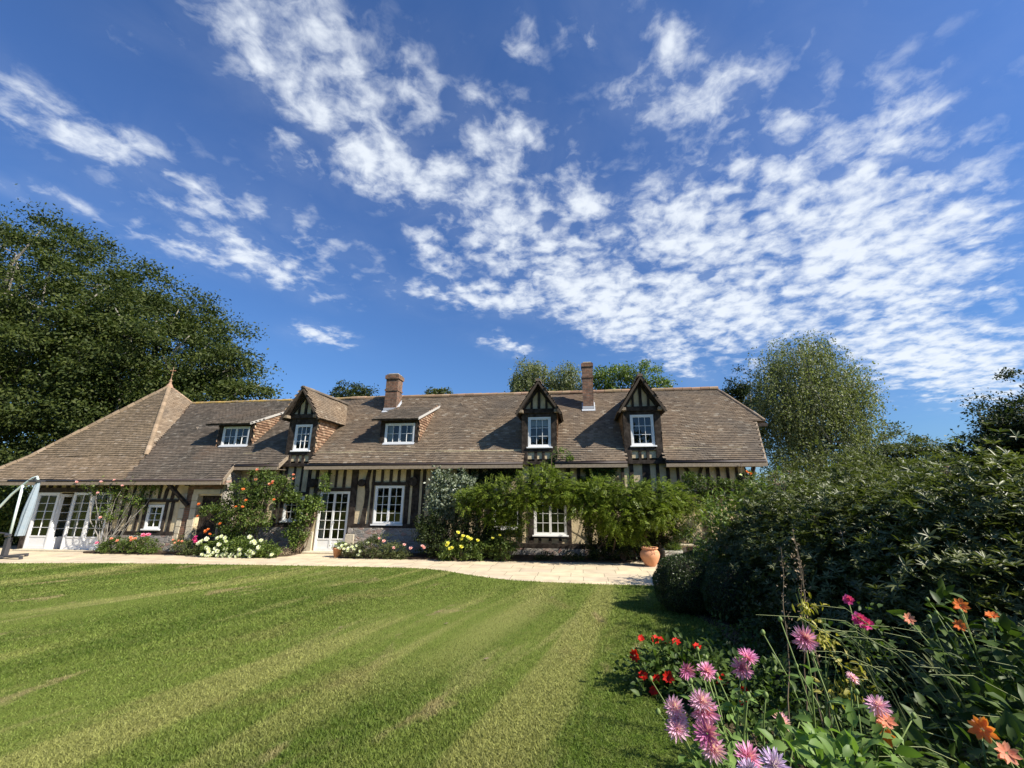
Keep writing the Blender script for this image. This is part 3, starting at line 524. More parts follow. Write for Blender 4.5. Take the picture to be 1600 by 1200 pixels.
# ---- roof
def pip(p, poly):
    x, y = p[:, 0], p[:, 1]; ins = np.zeros(len(p), bool); j = len(poly) - 1
    for i in range(len(poly)):
        xi, yi = poly[i]; xj, yj = poly[j]
        c = ((yi > y) != (yj > y)) & (x < (xj - xi) * (y - yi) / ((yj - yi) if yj != yi else 1e-9) + xi); ins ^= c; j = i
    return ins
def tiles(name, O, U, Vv, polys, m, parent, gauge=0.105, width=0.165, seed=1, lift=0.02, v0=None):
    """rows of separate overlapping plain tiles on the plane O+u*U+v*Vv, kept where their centre falls in a polygon"""
    rg = np.random.default_rng(seed); O = np.array(O, float); U = np.array(U, float); U /= np.linalg.norm(U); Vv = np.array(Vv, float); Vv -= U * (Vv @ U); Vv /= np.linalg.norm(Vv); Nn = np.cross(U, Vv)
    if Nn[2] < 0 and abs(Nn[2]) > .01: Nn = -Nn
    allp = np.concatenate([np.array(p) for p in polys]); u0, v_0 = allp.min(0); u1, v1 = allp.max(0)
    if v0 is not None: v_0 = v0
    nr = int((v1 - v_0) / gauge) + 2; nc = int((u1 - u0) / width) + 3
    r, c = np.meshgrid(np.arange(nr), np.arange(nc), indexing='ij'); r = r.ravel(); c = c.ravel()
    uc = u0 + (c + .5 * (r % 2)) * width + rg.normal(size=len(r)) * .003; vc = v_0 + r * gauge
    cen = np.stack([uc, vc + gauge * .5], 1); k = np.zeros(len(cen), bool)
    for p in polys: k |= pip(cen, p)
    uc, vc = uc[k], vc[k]; n = len(uc); hw = width * .5 * .975
    sag = 0.02 * np.sin(uc * 1.1 + 2) * np.sin(vc * 1.1) + .008 * np.sin(uc * 3.1) + .01 * np.sin(uc * .5 + vc)
    vb = vc + rg.normal(size=n) * .004; L_ = lift + rg.random(n) * .008 + sag; T = .004 + sag; tw = rg.normal(size=n) * .0025
    def P_(u_, v_, w_): return O + u_[:, None] * U + v_[:, None] * Vv + w_[:, None] * Nn
    A = P_(uc - hw, vb, L_ + tw); B = P_(uc + hw, vb, L_ - tw); C_ = P_(uc + hw, vb + gauge * 1.04, T); D2 = P_(uc - hw, vb + gauge * 1.04, T)
    A2 = P_(uc - hw, vb, sag - .004); B2 = P_(uc + hw, vb, sag - .004)
    V = np.stack([A, B, C_, D2, A2, B2], 1).reshape(-1, 3); b = (np.arange(n) * 6)[:, None]
    return npmesh(name, V, [np.concatenate([b + np.array([[0, 1, 2, 3]]), b + np.array([[4, 5, 1, 0]])])], m, parent)
cs = math.hypot(1, SL); VR = (0, 1 / cs, SL / cs)
def vv(y): return (y - YE) * cs
def slab(name, pts, m, parent, th_=.1):
    mb = MB(); a, b, c = Vector(pts[0]), Vector(pts[1]), Vector(pts[2]); nn_ = (b - a).cross(c - b).normalized()
    if nn_.z < 0: nn_ = -nn_
    mb.prism([Vector(p) - nn_ * .012 for p in pts], -nn_ * th_); return mb.build(name, m, parent)
def rp(x, y): return (x, y, roof_z(y))
V0, V1, V2 = (-16.63, 13.9), (-17.17, 14.99), (-18.95, 18.2)
YD = 14.97
pieces = [[V1, (5.92 + .15, YD), (6.5, 16.28), (6.85, 16.28), (5.9, YR), V2],
          [V0, (-12.66, 13.9), (-12.83, 14.49), (-11.02, 14.49), (-11.02, YD), V1],
          [(-9.93, YE), (-1.97, YE), (-1.97, YD), (-9.93, YD)], [(-.82, YE), (1.55, YE), (1.55, YD), (-.82, YD)], [(2.84, YE), (5.92, YE), (6.07, YD), (2.84, YD)]]
XG = -10.6       # grey mossy tiles left of the first gabled dormer, brown ones right of it
def clipx(poly, xlim, keep_left):
    out = []
    for i in range(len(poly)):
        a, b = poly[i], poly[(i + 1) % len(poly)]; ia = (a[0] < xlim) == keep_left; ib = (b[0] < xlim) == keep_left
        if ia: out.append(a)
        if ia != ib: t = (xlim - a[0]) / (b[0] - a[0]); out.append((xlim, a[1] + t * (b[1] - a[1])))
    return out
toUV = lambda pl: [(x, vv(y)) for x, y in pl]
L_ps = [clipx(p, XG, True) for p in pieces]; R_ps = [clipx(p, XG, False) for p in pieces]
tiles('roof_tiles', (0, YE, ZE), (1, 0, 0), VR, [toUV(p) for p in L_ps if len(p) > 2], TILE_GREY, H, seed=2, v0=vv(13.9))
tiles('roof_tiles', (0, YE, ZE), (1, 0, 0), VR, [toUV(p) for p in R_ps if len(p) > 2], TILE, H, seed=3, v0=vv(13.9))
for p in pieces: slab('roof', [rp(*q_) for q_ in p], SLAB, H)
# back slope and half-hip end
slab('roof', [(V2[0], YR, ZR), (5.9, YR, ZR), (6.5, 21.9, ZE), (-20.0, 21.9, ZE)], SLAB, H)
hip = [(6.85, 16.28, roof_z(16.28)), (6.85, 20.12, roof_z(16.28)), (5.9, YR, ZR)]
slab('roof', hip, SLAB, H, .06)
tiles('roof_tiles', hip[0], (0, 1, 0), Vector((5.9, YR, ZR)) - Vector((6.85, YR, hip[0][2])), [[(0, 0), (3.84, 0), (1.92, 1.97)]], TILE, H, seed=4)
mb = MB(); mb.box(6.0, 6.9, 16.2, 16.27, 4.42, 4.54); mb.build('eave_board', TIMBER, H)
for y_, x_ in ((16.4, 6.2), (17.2, 6.5)): mb = MB(); mb.tube([(5.44, y_, 3.9), (x_, y_, 4.5)], .06, 4); mb.build('eave_bracket', TIMBER, H)
# verge board of the right gable
mb = MB(); mb.prism([(5.93, 14.46, 3.0), (5.99, 14.46, 3.0), (6.56, 16.26, 4.6), (6.50, 16.26, 4.6)], (0, .0, -.13)); mb.build('verge_board', OLDWOOD, H)
# eaves: gutter + fascia for every stretch
for x0, x1, ye in ((-9.95, -1.95, YE), (-.84, 1.57, YE), (2.82, 5.95, YE), (-12.85, -11.0, YE), (-21.5, -12.62, 13.9)):
    ze = roof_z(ye)
    mb = MB(); mb.tube([(x0, ye - .045, ze - .03), (x1, ye - .045, ze - .03)], .042, 8); mb.build('gutter', GUTTER, H, smooth=True)
    mb = MB(); mb.box(x0, x1, ye - .075, ye - .04, ze - .185, ze - .075); mb.box(x0, x1, ye - .03, ye + .5, ze - .175, ze - .161); mb.build('fascia_board', OLDWOOD, H)
mb = MB(); mb.box(-25, -21.5, 13.825, 13.86, 2.33, 2.435); mb.tube([(-25, 13.855, 2.48), (-21.5, 13.855, 2.48)], .042, 8); mb.build('fascia_board', OLDWOOD, H)
mb = MB()
mb.prism([(-12.60, 13.86, 2.36), (-12.60, 13.86, 2.52), (-12.80, 14.48, 3.08), (-12.80, 14.48, 2.92)], (.04, 0, 0)); mb.prism([(-11.0, 14.45, 2.9), (-11.0, 14.45, 3.06), (-11.0, YD, 3.5), (-11.0, YD, 3.34)], (.04, 0, 0)); mb.build('verge_board', OLDWOOD, H)
# ridge caps
def ridge(name, P0, P1, r, m, parent, seg=.36, drop=.4, seed=1, flip=0.015):
    P0, P1 = Vector(P0), Vector(P1); d = P1 - P0; n_ = max(1, int(d.length / seg)); rn = random.Random(seed); mb = MB(); t = d.normalized(); s = t.cross(Vector((0, 0, 1))).normalized(); up = s.cross(t)
    for i in range(n_):
        a = P0 + d * (i / n_); b = P0 + d * ((i + .96) / n_) ; k = 7; j = rn.uniform(-.008, .008); r0, r1 = r * (1.0), r * 1.08; base = len(mb.v)
        for pp, rr in ((a, r0), (b, r1)):
            for q_ in range(k): an = math.pi * (-.12 + 1.24 * q_ / (k - 1)); mb.v.append(tuple(pp + s * rr * math.cos(an) + up * (rr * math.sin(an) * 0.8 + j - r * .35)))
        for q_ in range(k - 1): mb.f.append((base + q_, base + q_ + 1, base + k + q_ + 1, base + k + q_))
        mb.f.append(tuple(range(base, base + k))[::-1]); mb.f.append(tuple(range(base + k, base + 2 * k)))
    return mb.build(name, m, parent)
ridge('ridge_tiles', (XG, YR, ZR + .03), (5.95, YR, ZR + .03), .13, RIDGE, H, seed=2)
ridge('ridge_tiles', (V2[0], YR, ZR + .0), (XG, YR, ZR + .03), .1, RIDGE_OLD, H, seg=.3, seed=3)
ridge('hip_tiles', (6.85, 16.25, 4.67), (5.9, YR, ZR + .02), .07, TILE, H, seg=.3)
for x, y in ((-16.6, 16.4), (-5.1, 17.55)):
    mb = MB(); z = roof_z(y); mb.prism([(x - .09, y - .06, z - .02), (x + .09, y - .06, z - .02), (x, y - .06, z + .1)], (0, .14, .02)); mb.build('roof_vent', TILE_GREY, H)
# pyramid end (with kicked eaves)
AP = (-19.75, 17.6, 7.12); F1 = (-22.63, 14.99, roof_z(14.99)); F0 = (-23.3, 13.9, roof_z(13.9))
slab('roof', [F0, rp(*V0), rp(*V1), F1], SLAB, H); slab('roof', [F1, rp(*V1), AP], SLAB, H)
slab('roof', [rp(*V1), rp(*V2), AP], SLAB, H, .05); slab('roof', [F1, AP, (-23, 21, 3.2)], SLAB, H, .05); slab('roof', [(-23, 21, 3.2), AP, rp(*V2), (-18.9, 21, 4.0)], SLAB, H, .05)
tiles('roof_tiles', (0, YE, ZE), (1, 0, 0), VR, [toUV([F0[:2], V0, V1, F1[:2]])], TILE_TAN, H, seed=6, v0=vv(13.9))
def tri_tiles(A, B, C, m, seed):
    A, B, C = Vector(A), Vector(B), Vector(C); U = (B - A).normalized(); nn_ = U.cross(C - A).normalized()
    Vd = nn_.cross(U)
    if Vd.z < 0: Vd = -Vd
    return tiles('roof_tiles', A, U, Vd, [[(0, 0), ((B - A).length, 0), ((C - A).dot(U), (C - A).dot(Vd))]], m, H, seed=seed)
tri_tiles(F1, rp(*V1), AP, TILE_TAN, 7)
# right face: courses level, so use a level U
a, b, c = Vector(AP), Vector(rp(*V1)), Vector(rp(*V2)); nn_ = (b - a).cross(c - a).normalized(); nn_ = -nn_ if nn_.z < 0 else nn_; U = Vector((0, 0, 1)).cross(nn_).normalized(); Vd = nn_.cross(U); Vd = -Vd if Vd.z < 0 else Vd
tiles('roof_tiles', b, U, Vd, [[((p - b).dot(U), (p - b).dot(Vd)) for p in (b, c, a)]], TILE, H, seed=8)  # darker tile colour on this face offsets its sun-facing brightness
ridge('hip_tiles', Vector(rp(*V1)) + Vector((0, 0, .04)), Vector(AP), .085, TILE_TAN, H, seg=.28, seed=4)
ridge('hip_tiles', F1, Vector(AP), .14, TILE_TAN, H, seg=.28, seed=5); ridge('hip_tiles', F0, F1, .14, TILE_TAN, H, seg=.28, seed=5)
ridge('hip_tiles', rp(*V2), Vector(AP), .06, RIDGE, H, seg=.28, seed=6)
mb = MB(); a = Vector(AP); mb.lathe([(.17, -.12), (.11, .03), (.06, .1), (.05, .2), (.075, .24), (.03, .3), (.012, .36), (.01, .95), (0, .96)], a, 12)
fo = mb.build('finial', RIDGE, H)
mb = MB(); mb.tube([a + Vector((-.13, 0, .76)), a + Vector((.13, 0, .76))], .014, 6)
for s in (-1, 1): mb.lathe([(0, -.025), (.025, 0), (0, .025)], a + Vector((s * .14, 0, .76)), 6)
mb.lathe([(0, -.03), (.05, 0), (0, .03)], a + Vector((0, 0, .55)), 8); mb.build('cross', TERRA, fo)

# ---- chimneys
def chimney(x0, x1, y0, y1, zt, zb, bands, label):
    mb = MB(); mb.box(x0, x1, y0, y1, zb, zt)
    for z, e, t in bands: mb.box(x0 - e, x1 + e, y0 - e, y1 + e, z, z + t)
    o = mb.build('chimney', BRICK, H); o['label'] = label
    mb = MB(); ys = y0 - .1; mb.prism([(x0 - .05, ys, roof_z(ys) + .035), (x1 + .05, ys, roof_z(ys) + .035), (x1 + .05, y1, roof_z(y1) + .035), (x0 - .05, y1, roof_z(y1) + .035)], (0, 0, .015))
    mb.box(x0 - .02, x1 + .02, y0 - .02, y0 - .004, roof_z(y0) + .05, roof_z(y0) + .16)
    mb.prism([(x1 + .004, y0, roof_z(y0) + .05), (x1 + .004, y1, roof_z(y1) + .05), (x1 + .004, y1, roof_z(y1) + .15), (x1 + .004, y0, roof_z(y0) + .15)], (.016, 0, 0)); mb.build('flashing', LEAD, o)
    mb = MB(); mb.box(x0 + .06, x1 - .06, y0 + .06, y1 - .06, zt + .001, zt + .05); mb.build('chimney_cap', ASHLAR, o)
chimney(-8.5, -7.95, 17.25, 17.75, 7.22, 5.3, [(7.0, .045, .17), (6.45, .03, .06)], 'wider left chimney of dark weathered brick')
chimney(.2, .64, 17.05, 17.45, 7.38, 5.2, [(7.2, .03, .14), (6.72, .03, .06)], 'slim right chimney of orange brown brick')

# ---- gabled dormers
def gdormer(xc, hw, he, wx0, wx1, wz0, wz1, za=6.0, ze=4.83, studs=2, label=None, curtain=None, patch=False):
    yf = 14.95; yo = 14.6; sl = (za - ze) / he
    d = wall_open('dormer', xc - hw, xc + hw, 3.1, ze + .08, yf, .08, [(wx0, wx1, wz0, wz1)], PLASTER, H)
    if label: d['label'] = label
    mb = MB(); mb.prism([(xc - hw, yf, ze + .081), (xc + hw, yf, ze + .081), (xc, yf, ze + .081 + hw * sl)], (0, .08, 0))
    for s in (-1, 1):
        x = xc + s * (hw - .04); yb = YE + (ze + .05 - ZE) / SL
        mb.prism([(x, yf + .081, 3.45), (x, yf + .081, ze + .12), (x, yb, ze + .12)], (s * .035, 0, 0))
    mb.build('dormer_wall', PLASTER, d)
    for s in (-1, 1):                                    # tile hung cheeks
        x = xc + s * (hw + .002); yb = YE + (ze + .1 - ZE) / SL
        tiles('cheek_tiles', (x, yf, 3.4), (0, s, 0), (0, 0, 1), [[((0) * s, 0.02), (0, ze - 3.35), ((yb - yf) * s, ze - 3.35)]], HUNG, d, gauge=.1, width=.15, seed=int(abs(x) * 7)) if s > 0 else \
        tiles('cheek_tiles', (x, yf, 3.4), (0, s, 0), (0, 0, 1), [[(0, 0.02), (-(yb - yf), ze - 3.35), (0, ze - 3.35)]], HUNG, d, gauge=.1, width=.15, seed=int(abs(x) * 7))
    def tb(pts, dd=.05): m_ = MB(); m_.prism([(x, yf - dd, z) for x, z in pts], (0, dd - .003, 0)); return m_.build('timber', TIMBER, d, bevel=.006)
    tb([(xc - hw - .03, 3.08), (wx0 - .01, 3.08), (wx0 - .01, ze - .0), (xc - hw - .03, ze - .0)], .06); tb([(wx1 + .01, 3.08), (xc + hw + .03, 3.08), (xc + hw + .03, ze), (wx1 + .01, ze)], .06)
    tb([(xc - hw - .1, ze + .002), (xc + hw + .1, ze + .002), (xc + hw + .1, ze + .17), (xc - hw - .1, ze + .17)], .1)
    tb([(wx0, wz0 - .17), (wx1, wz0 - .17), (wx1, wz0 - .05), (wx0, wz0 - .05)], .055); tb([(wx0, wz1 + .004), (wx1, wz1 + .004), (wx1, ze), (wx0, ze)], .045)
    tb([(xc - hw - .12, 3.0), (xc + hw + .12, 3.0), (xc + hw + .12, 3.13), (xc - hw - .12, 3.13)], .1)
    for k in range(1, 3): x = wx0 + (wx1 - wx0) * k / 3; tb([(x - .05, 3.134), (x + .05, 3.134), (x + .05, wz0 - .174), (x - .05, wz0 - .174)], .04)
    zt0 = ze + .174
    for x, w_ in ((xc, .05), (xc - .27, .04), (xc + .27, .04)): tb([(x - w_, zt0), (x + w_, zt0), (x + w_, ze + .09 + (he - abs(x - xc) - w_) * sl - .12), (x - w_, ze + .09 + (he - abs(x - xc) - w_) * sl - .12)], .05)
    for s in (-1, 1):                                    # rafters under the verge, barge boards, purlin ends
        m_ = MB(); wd_ = .17
        m_.prism([(xc + s * (he - .06), yf - .09, ze + .02), (xc, yf - .09, za - .06), (xc, yf - .09, za - .06 - wd_ * 1.35), (xc + s * (he - .06 - wd_ * .9), yf - .09, ze + .02)], (0, .08, 0)); m_.build('rafter', TIMBER, d)
        m_ = MB(); m_.prism([(xc + s * (he + .015), yo - .03, ze - .07), (xc + s * .0, yo - .03, za - .01), (xc, yo - .03, za - .12), (xc + s * (he - .06), yo - .03, ze - .1)], (0, .035, 0)); m_.build('barge_board', mat("dark_barge_board", (0.07, 0.055, 0.042), .85, .15), d)
        m_ = MB(); m_.box(xc + s * (he - .2) - .07, xc + s * (he - .2) + .07, yo + .02, yf - .1, ze + .0, ze + .1); m_.build('purlin_end', OLDWOOD, d)
        yb1 = YE + (za - ZE) / SL; yb0 = YE + (ze - ZE) / SL
        p0, p1, p2, p3 = Vector((xc + s * he, yo, ze - .04)), Vector((xc, yo, za)), Vector((xc, yb1 + .05, za)), Vector((xc + s * he, yb0 + .05, ze - .04))
        slab('dormer_roof', [p0, p1, p2, p3], TIMBER, d, .07)
        U = Vector((0, 1, 0)); Vd = (p1 - p0).normalized()
        tiles('roof_tiles', p0, U, Vd, [[(0, 0), (p3.y - p0.y, 0), (p2.y - p0.y, (p1 - p0).length), (0, (p1 - p0).length)]], TILE, d, gauge=.1, width=.15, seed=int(abs(xc) * 3) + s + 5)
    ridge('ridge_tiles', (xc, yo - .04, za + .03), (xc, yb1, za + .03), .1, TILE_GREY, d, seg=.3)
    window(wx0, wx1, wz0, wz1, yf - .01, 1, 3, 3, parent=d, fw=.055, curtain=curtain)
    m_ = MB(); m_.poly([(xc - hw + .05, 15.3, 3.2), (xc + hw - .05, 15.3, 3.2), (xc + hw - .05, 15.3, 4.8), (xc - hw + .05, 15.3, 4.8)]); m_.build('shade_sheet', SHADE_BLACK, d)  # near-black sheet stands in for the shade inside the dormer
    return d
gdormer(-10.54, .55, .8, -10.86, -10.16, 3.6, 4.6, label='leftmost gabled dormer beside the grey tiles')
gdormer(-1.42, .6, .83, -1.82, -1.0, 3.62, 4.7, label='middle gabled dormer with a raised white blind', curtain=[(-1.75, -1.07, 4.38)])
gdormer(2.2, .62, .82, 1.8, 2.6, 3.62, 4.71, za=6.06, label='right gabled dormer with a brick patch below its window')
# ---- shed dormers
def sdormer(x0, x1, wx0, wx1, wz0, wz1, yf, xr0, xr1, ze, zt_, label, curtain=None):
    d = wall_open('dormer', x0, x1, roof_z(yf) - .15, ze - .02, yf, .08, [(wx0, wx1, wz0, wz1)], PLASTER, H); d['label'] = label
    def tb(a, b, c, e, dd=.04): m_ = MB(); m_.box(a, b, yf - dd, yf - .003, c, e); m_.build('timber', TIMBER, d)
    tb(x0 - .02, wx0 - .005, roof_z(yf) - .1, ze - .02); tb(wx1 + .005, x1 + .02, roof_z(yf) - .1, ze - .02); tb(wx0, wx1, wz1 + .003, ze - .02, .03)
    yt = YE + (zt_ - ZE) / SL; yo = yf - .3; s_ = (zt_ - ze) / (yt - yo)
    for x, s in ((x0, -1), (x1, 1)):
        m_ = MB(); m_.prism([(x, yf + .081, roof_z(yf + .08) - .1), (x, yf + .081, ze + .1 * s_), (x, yt - .1, zt_ - .1)], (-s * .035, 0, 0)); m_.build('dormer_wall', PLASTER, d)
        zb = roof_z(yf) - .05; tops = [(0, ze + .25 * s_ - zb), ((yt - yf), zt_ - zb)]
        if s > 0: tiles('cheek_tiles', (x + .003, yf, zb), (0, 1, 0), (0, 0, 1), [[(0, 0), tops[0], tops[1]]], HUNG, d, gauge=.1, width=.15, seed=4)
        else: tiles('cheek_tiles', (x - .003, yf, zb), (0, -1, 0), (0, 0, 1), [[(0, 0), (-tops[1][0], tops[1][1]), tops[0]]], HUNG, d, gauge=.1, width=.15, seed=4)
    p0, p1, p2, p3 = Vector((xr0, yo, ze)), Vector((xr1, yo, ze)), Vector((xr1, yt, zt_)), Vector((xr0, yt, zt_))
    slab('dormer_roof', [p0, p1, p2, p3], TIMBER, d, .06); tiles('roof_tiles', p0, (1, 0, 0), p3 - p0, [[(0, 0), (xr1 - xr0, 0), (xr1 - xr0, (p3 - p0).length), (0, (p3 - p0).length)]], TILE_GREY, d, seed=9)
    m_ = MB(); m_.prism([p1 + Vector((0, -.02, .03)), p2 + Vector((0, 0, .03)), p2 + Vector((0, 0, -.06)), p1 + Vector((0, -.02, -.06))], (.03, 0, 0)); m_.build('verge_board', mat("pale_board", (.42, .4, .36), .8, .2), d)
    m_ = MB(); m_.prism([(wx0 - .03, yf - .12, roof_z(yf - .12) + .035), (wx1 + .03, yf - .12, roof_z(yf - .12) + .035), (wx1 + .03, yf, roof_z(yf) + .035), (wx0 - .03, yf, roof_z(yf) + .035)], (0, 0, .012)); m_.build('flashing', LEAD, d)
    window(wx0, wx1, wz0, wz1, yf - .01, 2, 2, 2, parent=d, curtain=curtain, sill=False)
    m_ = MB(); m_.poly([(x0 + .05, yf + .4, wz0 - .1), (x1 - .05, yf + .4, wz0 - .1), (x1 - .05, yf + .4, ze - .03), (x0 + .05, yf + .4, ze - .03)]); m_.build('shade_sheet', SHADE_BLACK, d)  # shade behind the panes is painted as a near-black sheet
sdormer(-7.63, -6.13, -7.47, -6.27, 3.86, 4.66, 15.45, -7.93, -6.05, 4.8, 5.75, 'low flat-roofed dormer right of the left chimney', curtain=[(-7.4, -7.2, 3.9), (-6.5, -6.33, 3.9)])
sdormer(-14.55, -13.05, -14.38, -13.2, 3.86, 4.66, 15.45, -14.98, -13.0, 4.75, 5.8, 'low flat-roofed dormer in the grey tiles')
# downpipe at the far right and by the silver climber
mb = MB(); mb.tube([(5.62, 14.55, 3.0), (5.62, 14.62, 2.8), (5.5, 14.9, 2.55), (5.5, 14.9, .1)], .04, 8); mb.build('downpipe', GUTTER, H, smooth=True)
mb = MB(); mb.tube([(-5.32, YF - .09, 3.05), (-5.32, YF - .09, .05)], .085, 4); mb.build('corner_post', PLASTER, H)

# ================================================================== vegetation materials
BEECH = leafmat("beech_leaf", (0.026, 0.042, 0.01), (0.054, 0.076, 0.016), (0.098, 0.115, 0.026), .6, .22, .25)
BIRCH = leafmat("birch_leaf", (0.1, 0.12, 0.05), (0.17, 0.19, 0.085), (0.25, 0.27, 0.13), .5, .3, .32)
OLIVE = leafmat("olive_leaf", (0.05, 0.068, 0.022), (0.095, 0.115, 0.038), (0.15, 0.165, 0.06), .55, .3, .25)
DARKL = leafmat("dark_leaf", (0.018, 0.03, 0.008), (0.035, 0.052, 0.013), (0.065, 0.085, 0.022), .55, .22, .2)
MIDL = leafmat("mid_leaf", (0.04, 0.07, 0.012), (0.08, 0.12, 0.022), (0.145, 0.185, 0.038), .5, .25, .25)
LIGHTL = leafmat("light_leaf", (0.06, 0.1, 0.02), (0.11, 0.16, 0.03), (0.19, 0.25, 0.05), .5, .35, .3)
WIST = leafmat("wisteria_leaf", (0.065, 0.105, 0.011), (0.135, 0.185, 0.02), (0.23, 0.275, 0.036), .5, .3, .35)
SILV = leafmat("silvery_leaf", (0.12, 0.15, 0.09), (0.2, 0.235, 0.15), (0.36, 0.4, 0.3), .4, .5, .2)
RHODO = leafmat("rhododendron_leaf", (0.045, 0.064, 0.017), (0.09, 0.112, 0.03), (0.2, 0.215, 0.08), .45, .4, .2)
BOXL = leafmat("box_leaf", (0.02, 0.035, 0.008), (0.04, 0.065, 0.012), (0.075, 0.11, 0.025), .4, .4, .15)
DAHL = leafmat("dahlia_leaf", (0.09, 0.16, 0.035), (0.15, 0.24, 0.055), (0.22, 0.33, 0.09), .5, .25, .3)
DAHD = leafmat("deep_green_leaf", (0.035, 0.065, 0.014), (0.06, 0.1, 0.02), (0.1, 0.15, 0.035), .5, .22, .25)
YELL = leafmat("yellowing_leaf", (0.22, 0.2, 0.03), (0.34, 0.3, 0.05), (0.42, 0.4, 0.1), .5, .3, .3)
DRY = mat("dry_stalk", (0.25, 0.19, 0.12), .9, .1, isl=[(0, (.14, .1, .07)), (1, (.36, .28, .18))])
def petal(name, c0, c1, tr=.3): return mat(name, c1, .6, .2, isl=[(0, c0), (1, c1)], trans=tr)
PINK = petal("lilac_pink_petal", (0.62, 0.22, 0.45), (0.82, 0.45, 0.66)); HOT = petal("magenta_petal", (0.6, 0.05, 0.25), (0.78, 0.14, 0.4)); RED = petal("scarlet_petal", (0.55, 0.015, 0.01), (0.75, 0.04, 0.02))
ORG = petal("orange_petal", (0.72, 0.17, 0.03), (0.85, 0.32, 0.1)); SALM = petal("salmon_petal", (0.75, 0.28, 0.17), (0.82, 0.42, 0.28)); WHT = petal("white_petal", (0.75, 0.74, 0.6), (0.85, 0.84, 0.76))
YLW = petal("yellow_petal", (0.75, 0.66, 0.08), (0.85, 0.8, 0.2)); BLUSH = petal("blush_petal", (0.78, 0.4, 0.42), (0.84, 0.56, 0.56)); ROSE = petal("rose_pink_petal", (0.72, 0.16, 0.3), (0.8, 0.3, 0.45)); LILAC = petal("lilac_petal", (0.5, 0.36, 0.62), (0.66, 0.52, 0.75))
CEN = mat("flower_centre", (0.35, 0.2, 0.03), .9, .1)

# ---- flower heads: shared meshes, facing +Z, radius 1
def head_mesh(name, rings, m, seed=1, asp=.32):
    """rings: (count, length, elevation deg, start radius)"""
    rg = np.random.default_rng(seed); parts = []
    for cnt, ln, el, r0 in rings:
        a = np.arange(cnt) / cnt * 2 * math.pi + rg.random() * 6 + rg.normal(size=cnt) * .06; e = np.radians(el + rg.normal(size=cnt) * 5)
        D = np.stack([np.cos(a) * np.cos(e), np.sin(a) * np.cos(e), np.sin(e)], 1); P = np.stack([np.cos(a) * r0, np.sin(a) * r0, np.full(cnt, -.06)], 1)
        Nn = np.stack([-np.cos(a) * np.sin(e), -np.sin(a) * np.sin(e), np.cos(e)], 1)
        parts.append(leaves_data(P, D, Nn, ln * (.9 + .2 * rg.random(cnt)), asp if ln > .5 else asp * 1.3, True, -.12))
    V, F = merge(parts); o = npmesh(name, V, F, m); me = o.data; bpy.data.objects.remove(o); return me
CACT = [(18, 1.0, -18, .05), (18, .98, 4, .05), (16, .92, 24, .05), (14, .82, 44, .04), (10, .66, 64, .03), (6, .5, 80, .02)]
ROSEH = [(6, 1.0, 5, .05), (6, .85, 28, .05), (5, .7, 50, .04), (4, .5, 72, .03)]
DAISY = [(8, 1.0, 2, .1), (8, .95, 14, .08)]
PEON = [(9, 1.0, 0, .05), (9, .95, 25, .05), (8, .85, 48, .05), (6, .7, 70, .03)]
def heads(kind, m, asp): return head_mesh('flower', kind, m, 3, asp)
PINK2 = petal('pale_pink_petal', (0.7, 0.36, 0.56), (0.88, 0.6, 0.74)); PINK3 = petal('deep_pink_petal', (0.5, 0.14, 0.34), (0.76, 0.34, 0.56))
HM = dict(pink2=head_mesh('flower', [(15, 1.0, -30, .05), (15, 1.05, -8, .05), (13, .95, 15, .05), (12, .8, 38, .04), (8, .6, 66, .03)], PINK2, 17, .2), pink3=head_mesh('flower', [(14, .95, 8, .05), (13, 1.0, 24, .05), (10, .85, 40, .05), (8, .6, 58, .04)], PINK3, 23, .2), pink=heads(CACT, PINK, .17), lilac=heads(CACT, LILAC, .17), hot=heads(PEON, HOT, .7), red=heads(DAISY, RED, .6), orange=heads(DAISY, ORG, .5), orose=heads(ROSEH, ORG, .8), salmon=heads(ROSEH, SALM, .8), white=heads(PEON, WHT, .6),
          yellow=heads(ROSEH, YLW, .8), blush=heads(ROSEH, BLUSH, .8), rose=heads(ROSEH, ROSE, .8), peach=heads(DAISY, SALM, .5))
def bloom(kind, loc, r, parent, face=None, name='flower'):
    if kind == 'pink': kind = rnd.choice(['pink', 'pink2', 'pink', 'pink3', 'pink2'])
    o = bpy.data.objects.new(name, HM[kind]); COL.objects.link(o); o.parent = parent
    o.location = Vector(loc) - parent_world(parent); k_ = rnd.uniform(.85, 1.1); o.scale = (r * k_, r * k_ * rnd.uniform(.88, 1.05), r * k_ * rnd.uniform(.8, 1.1))
    d = Vector(face or (0.1, -0.6, 0.8)); d += Vector([rnd.uniform(-.25, .25) for _ in range(3)])
    o.rotation_euler = (d.to_track_quat('Z', 'Y').to_matrix().to_4x4()).to_euler(); return o
def plant(name, loc, label, cat, group=None): return empty(name, loc, label, cat, group)

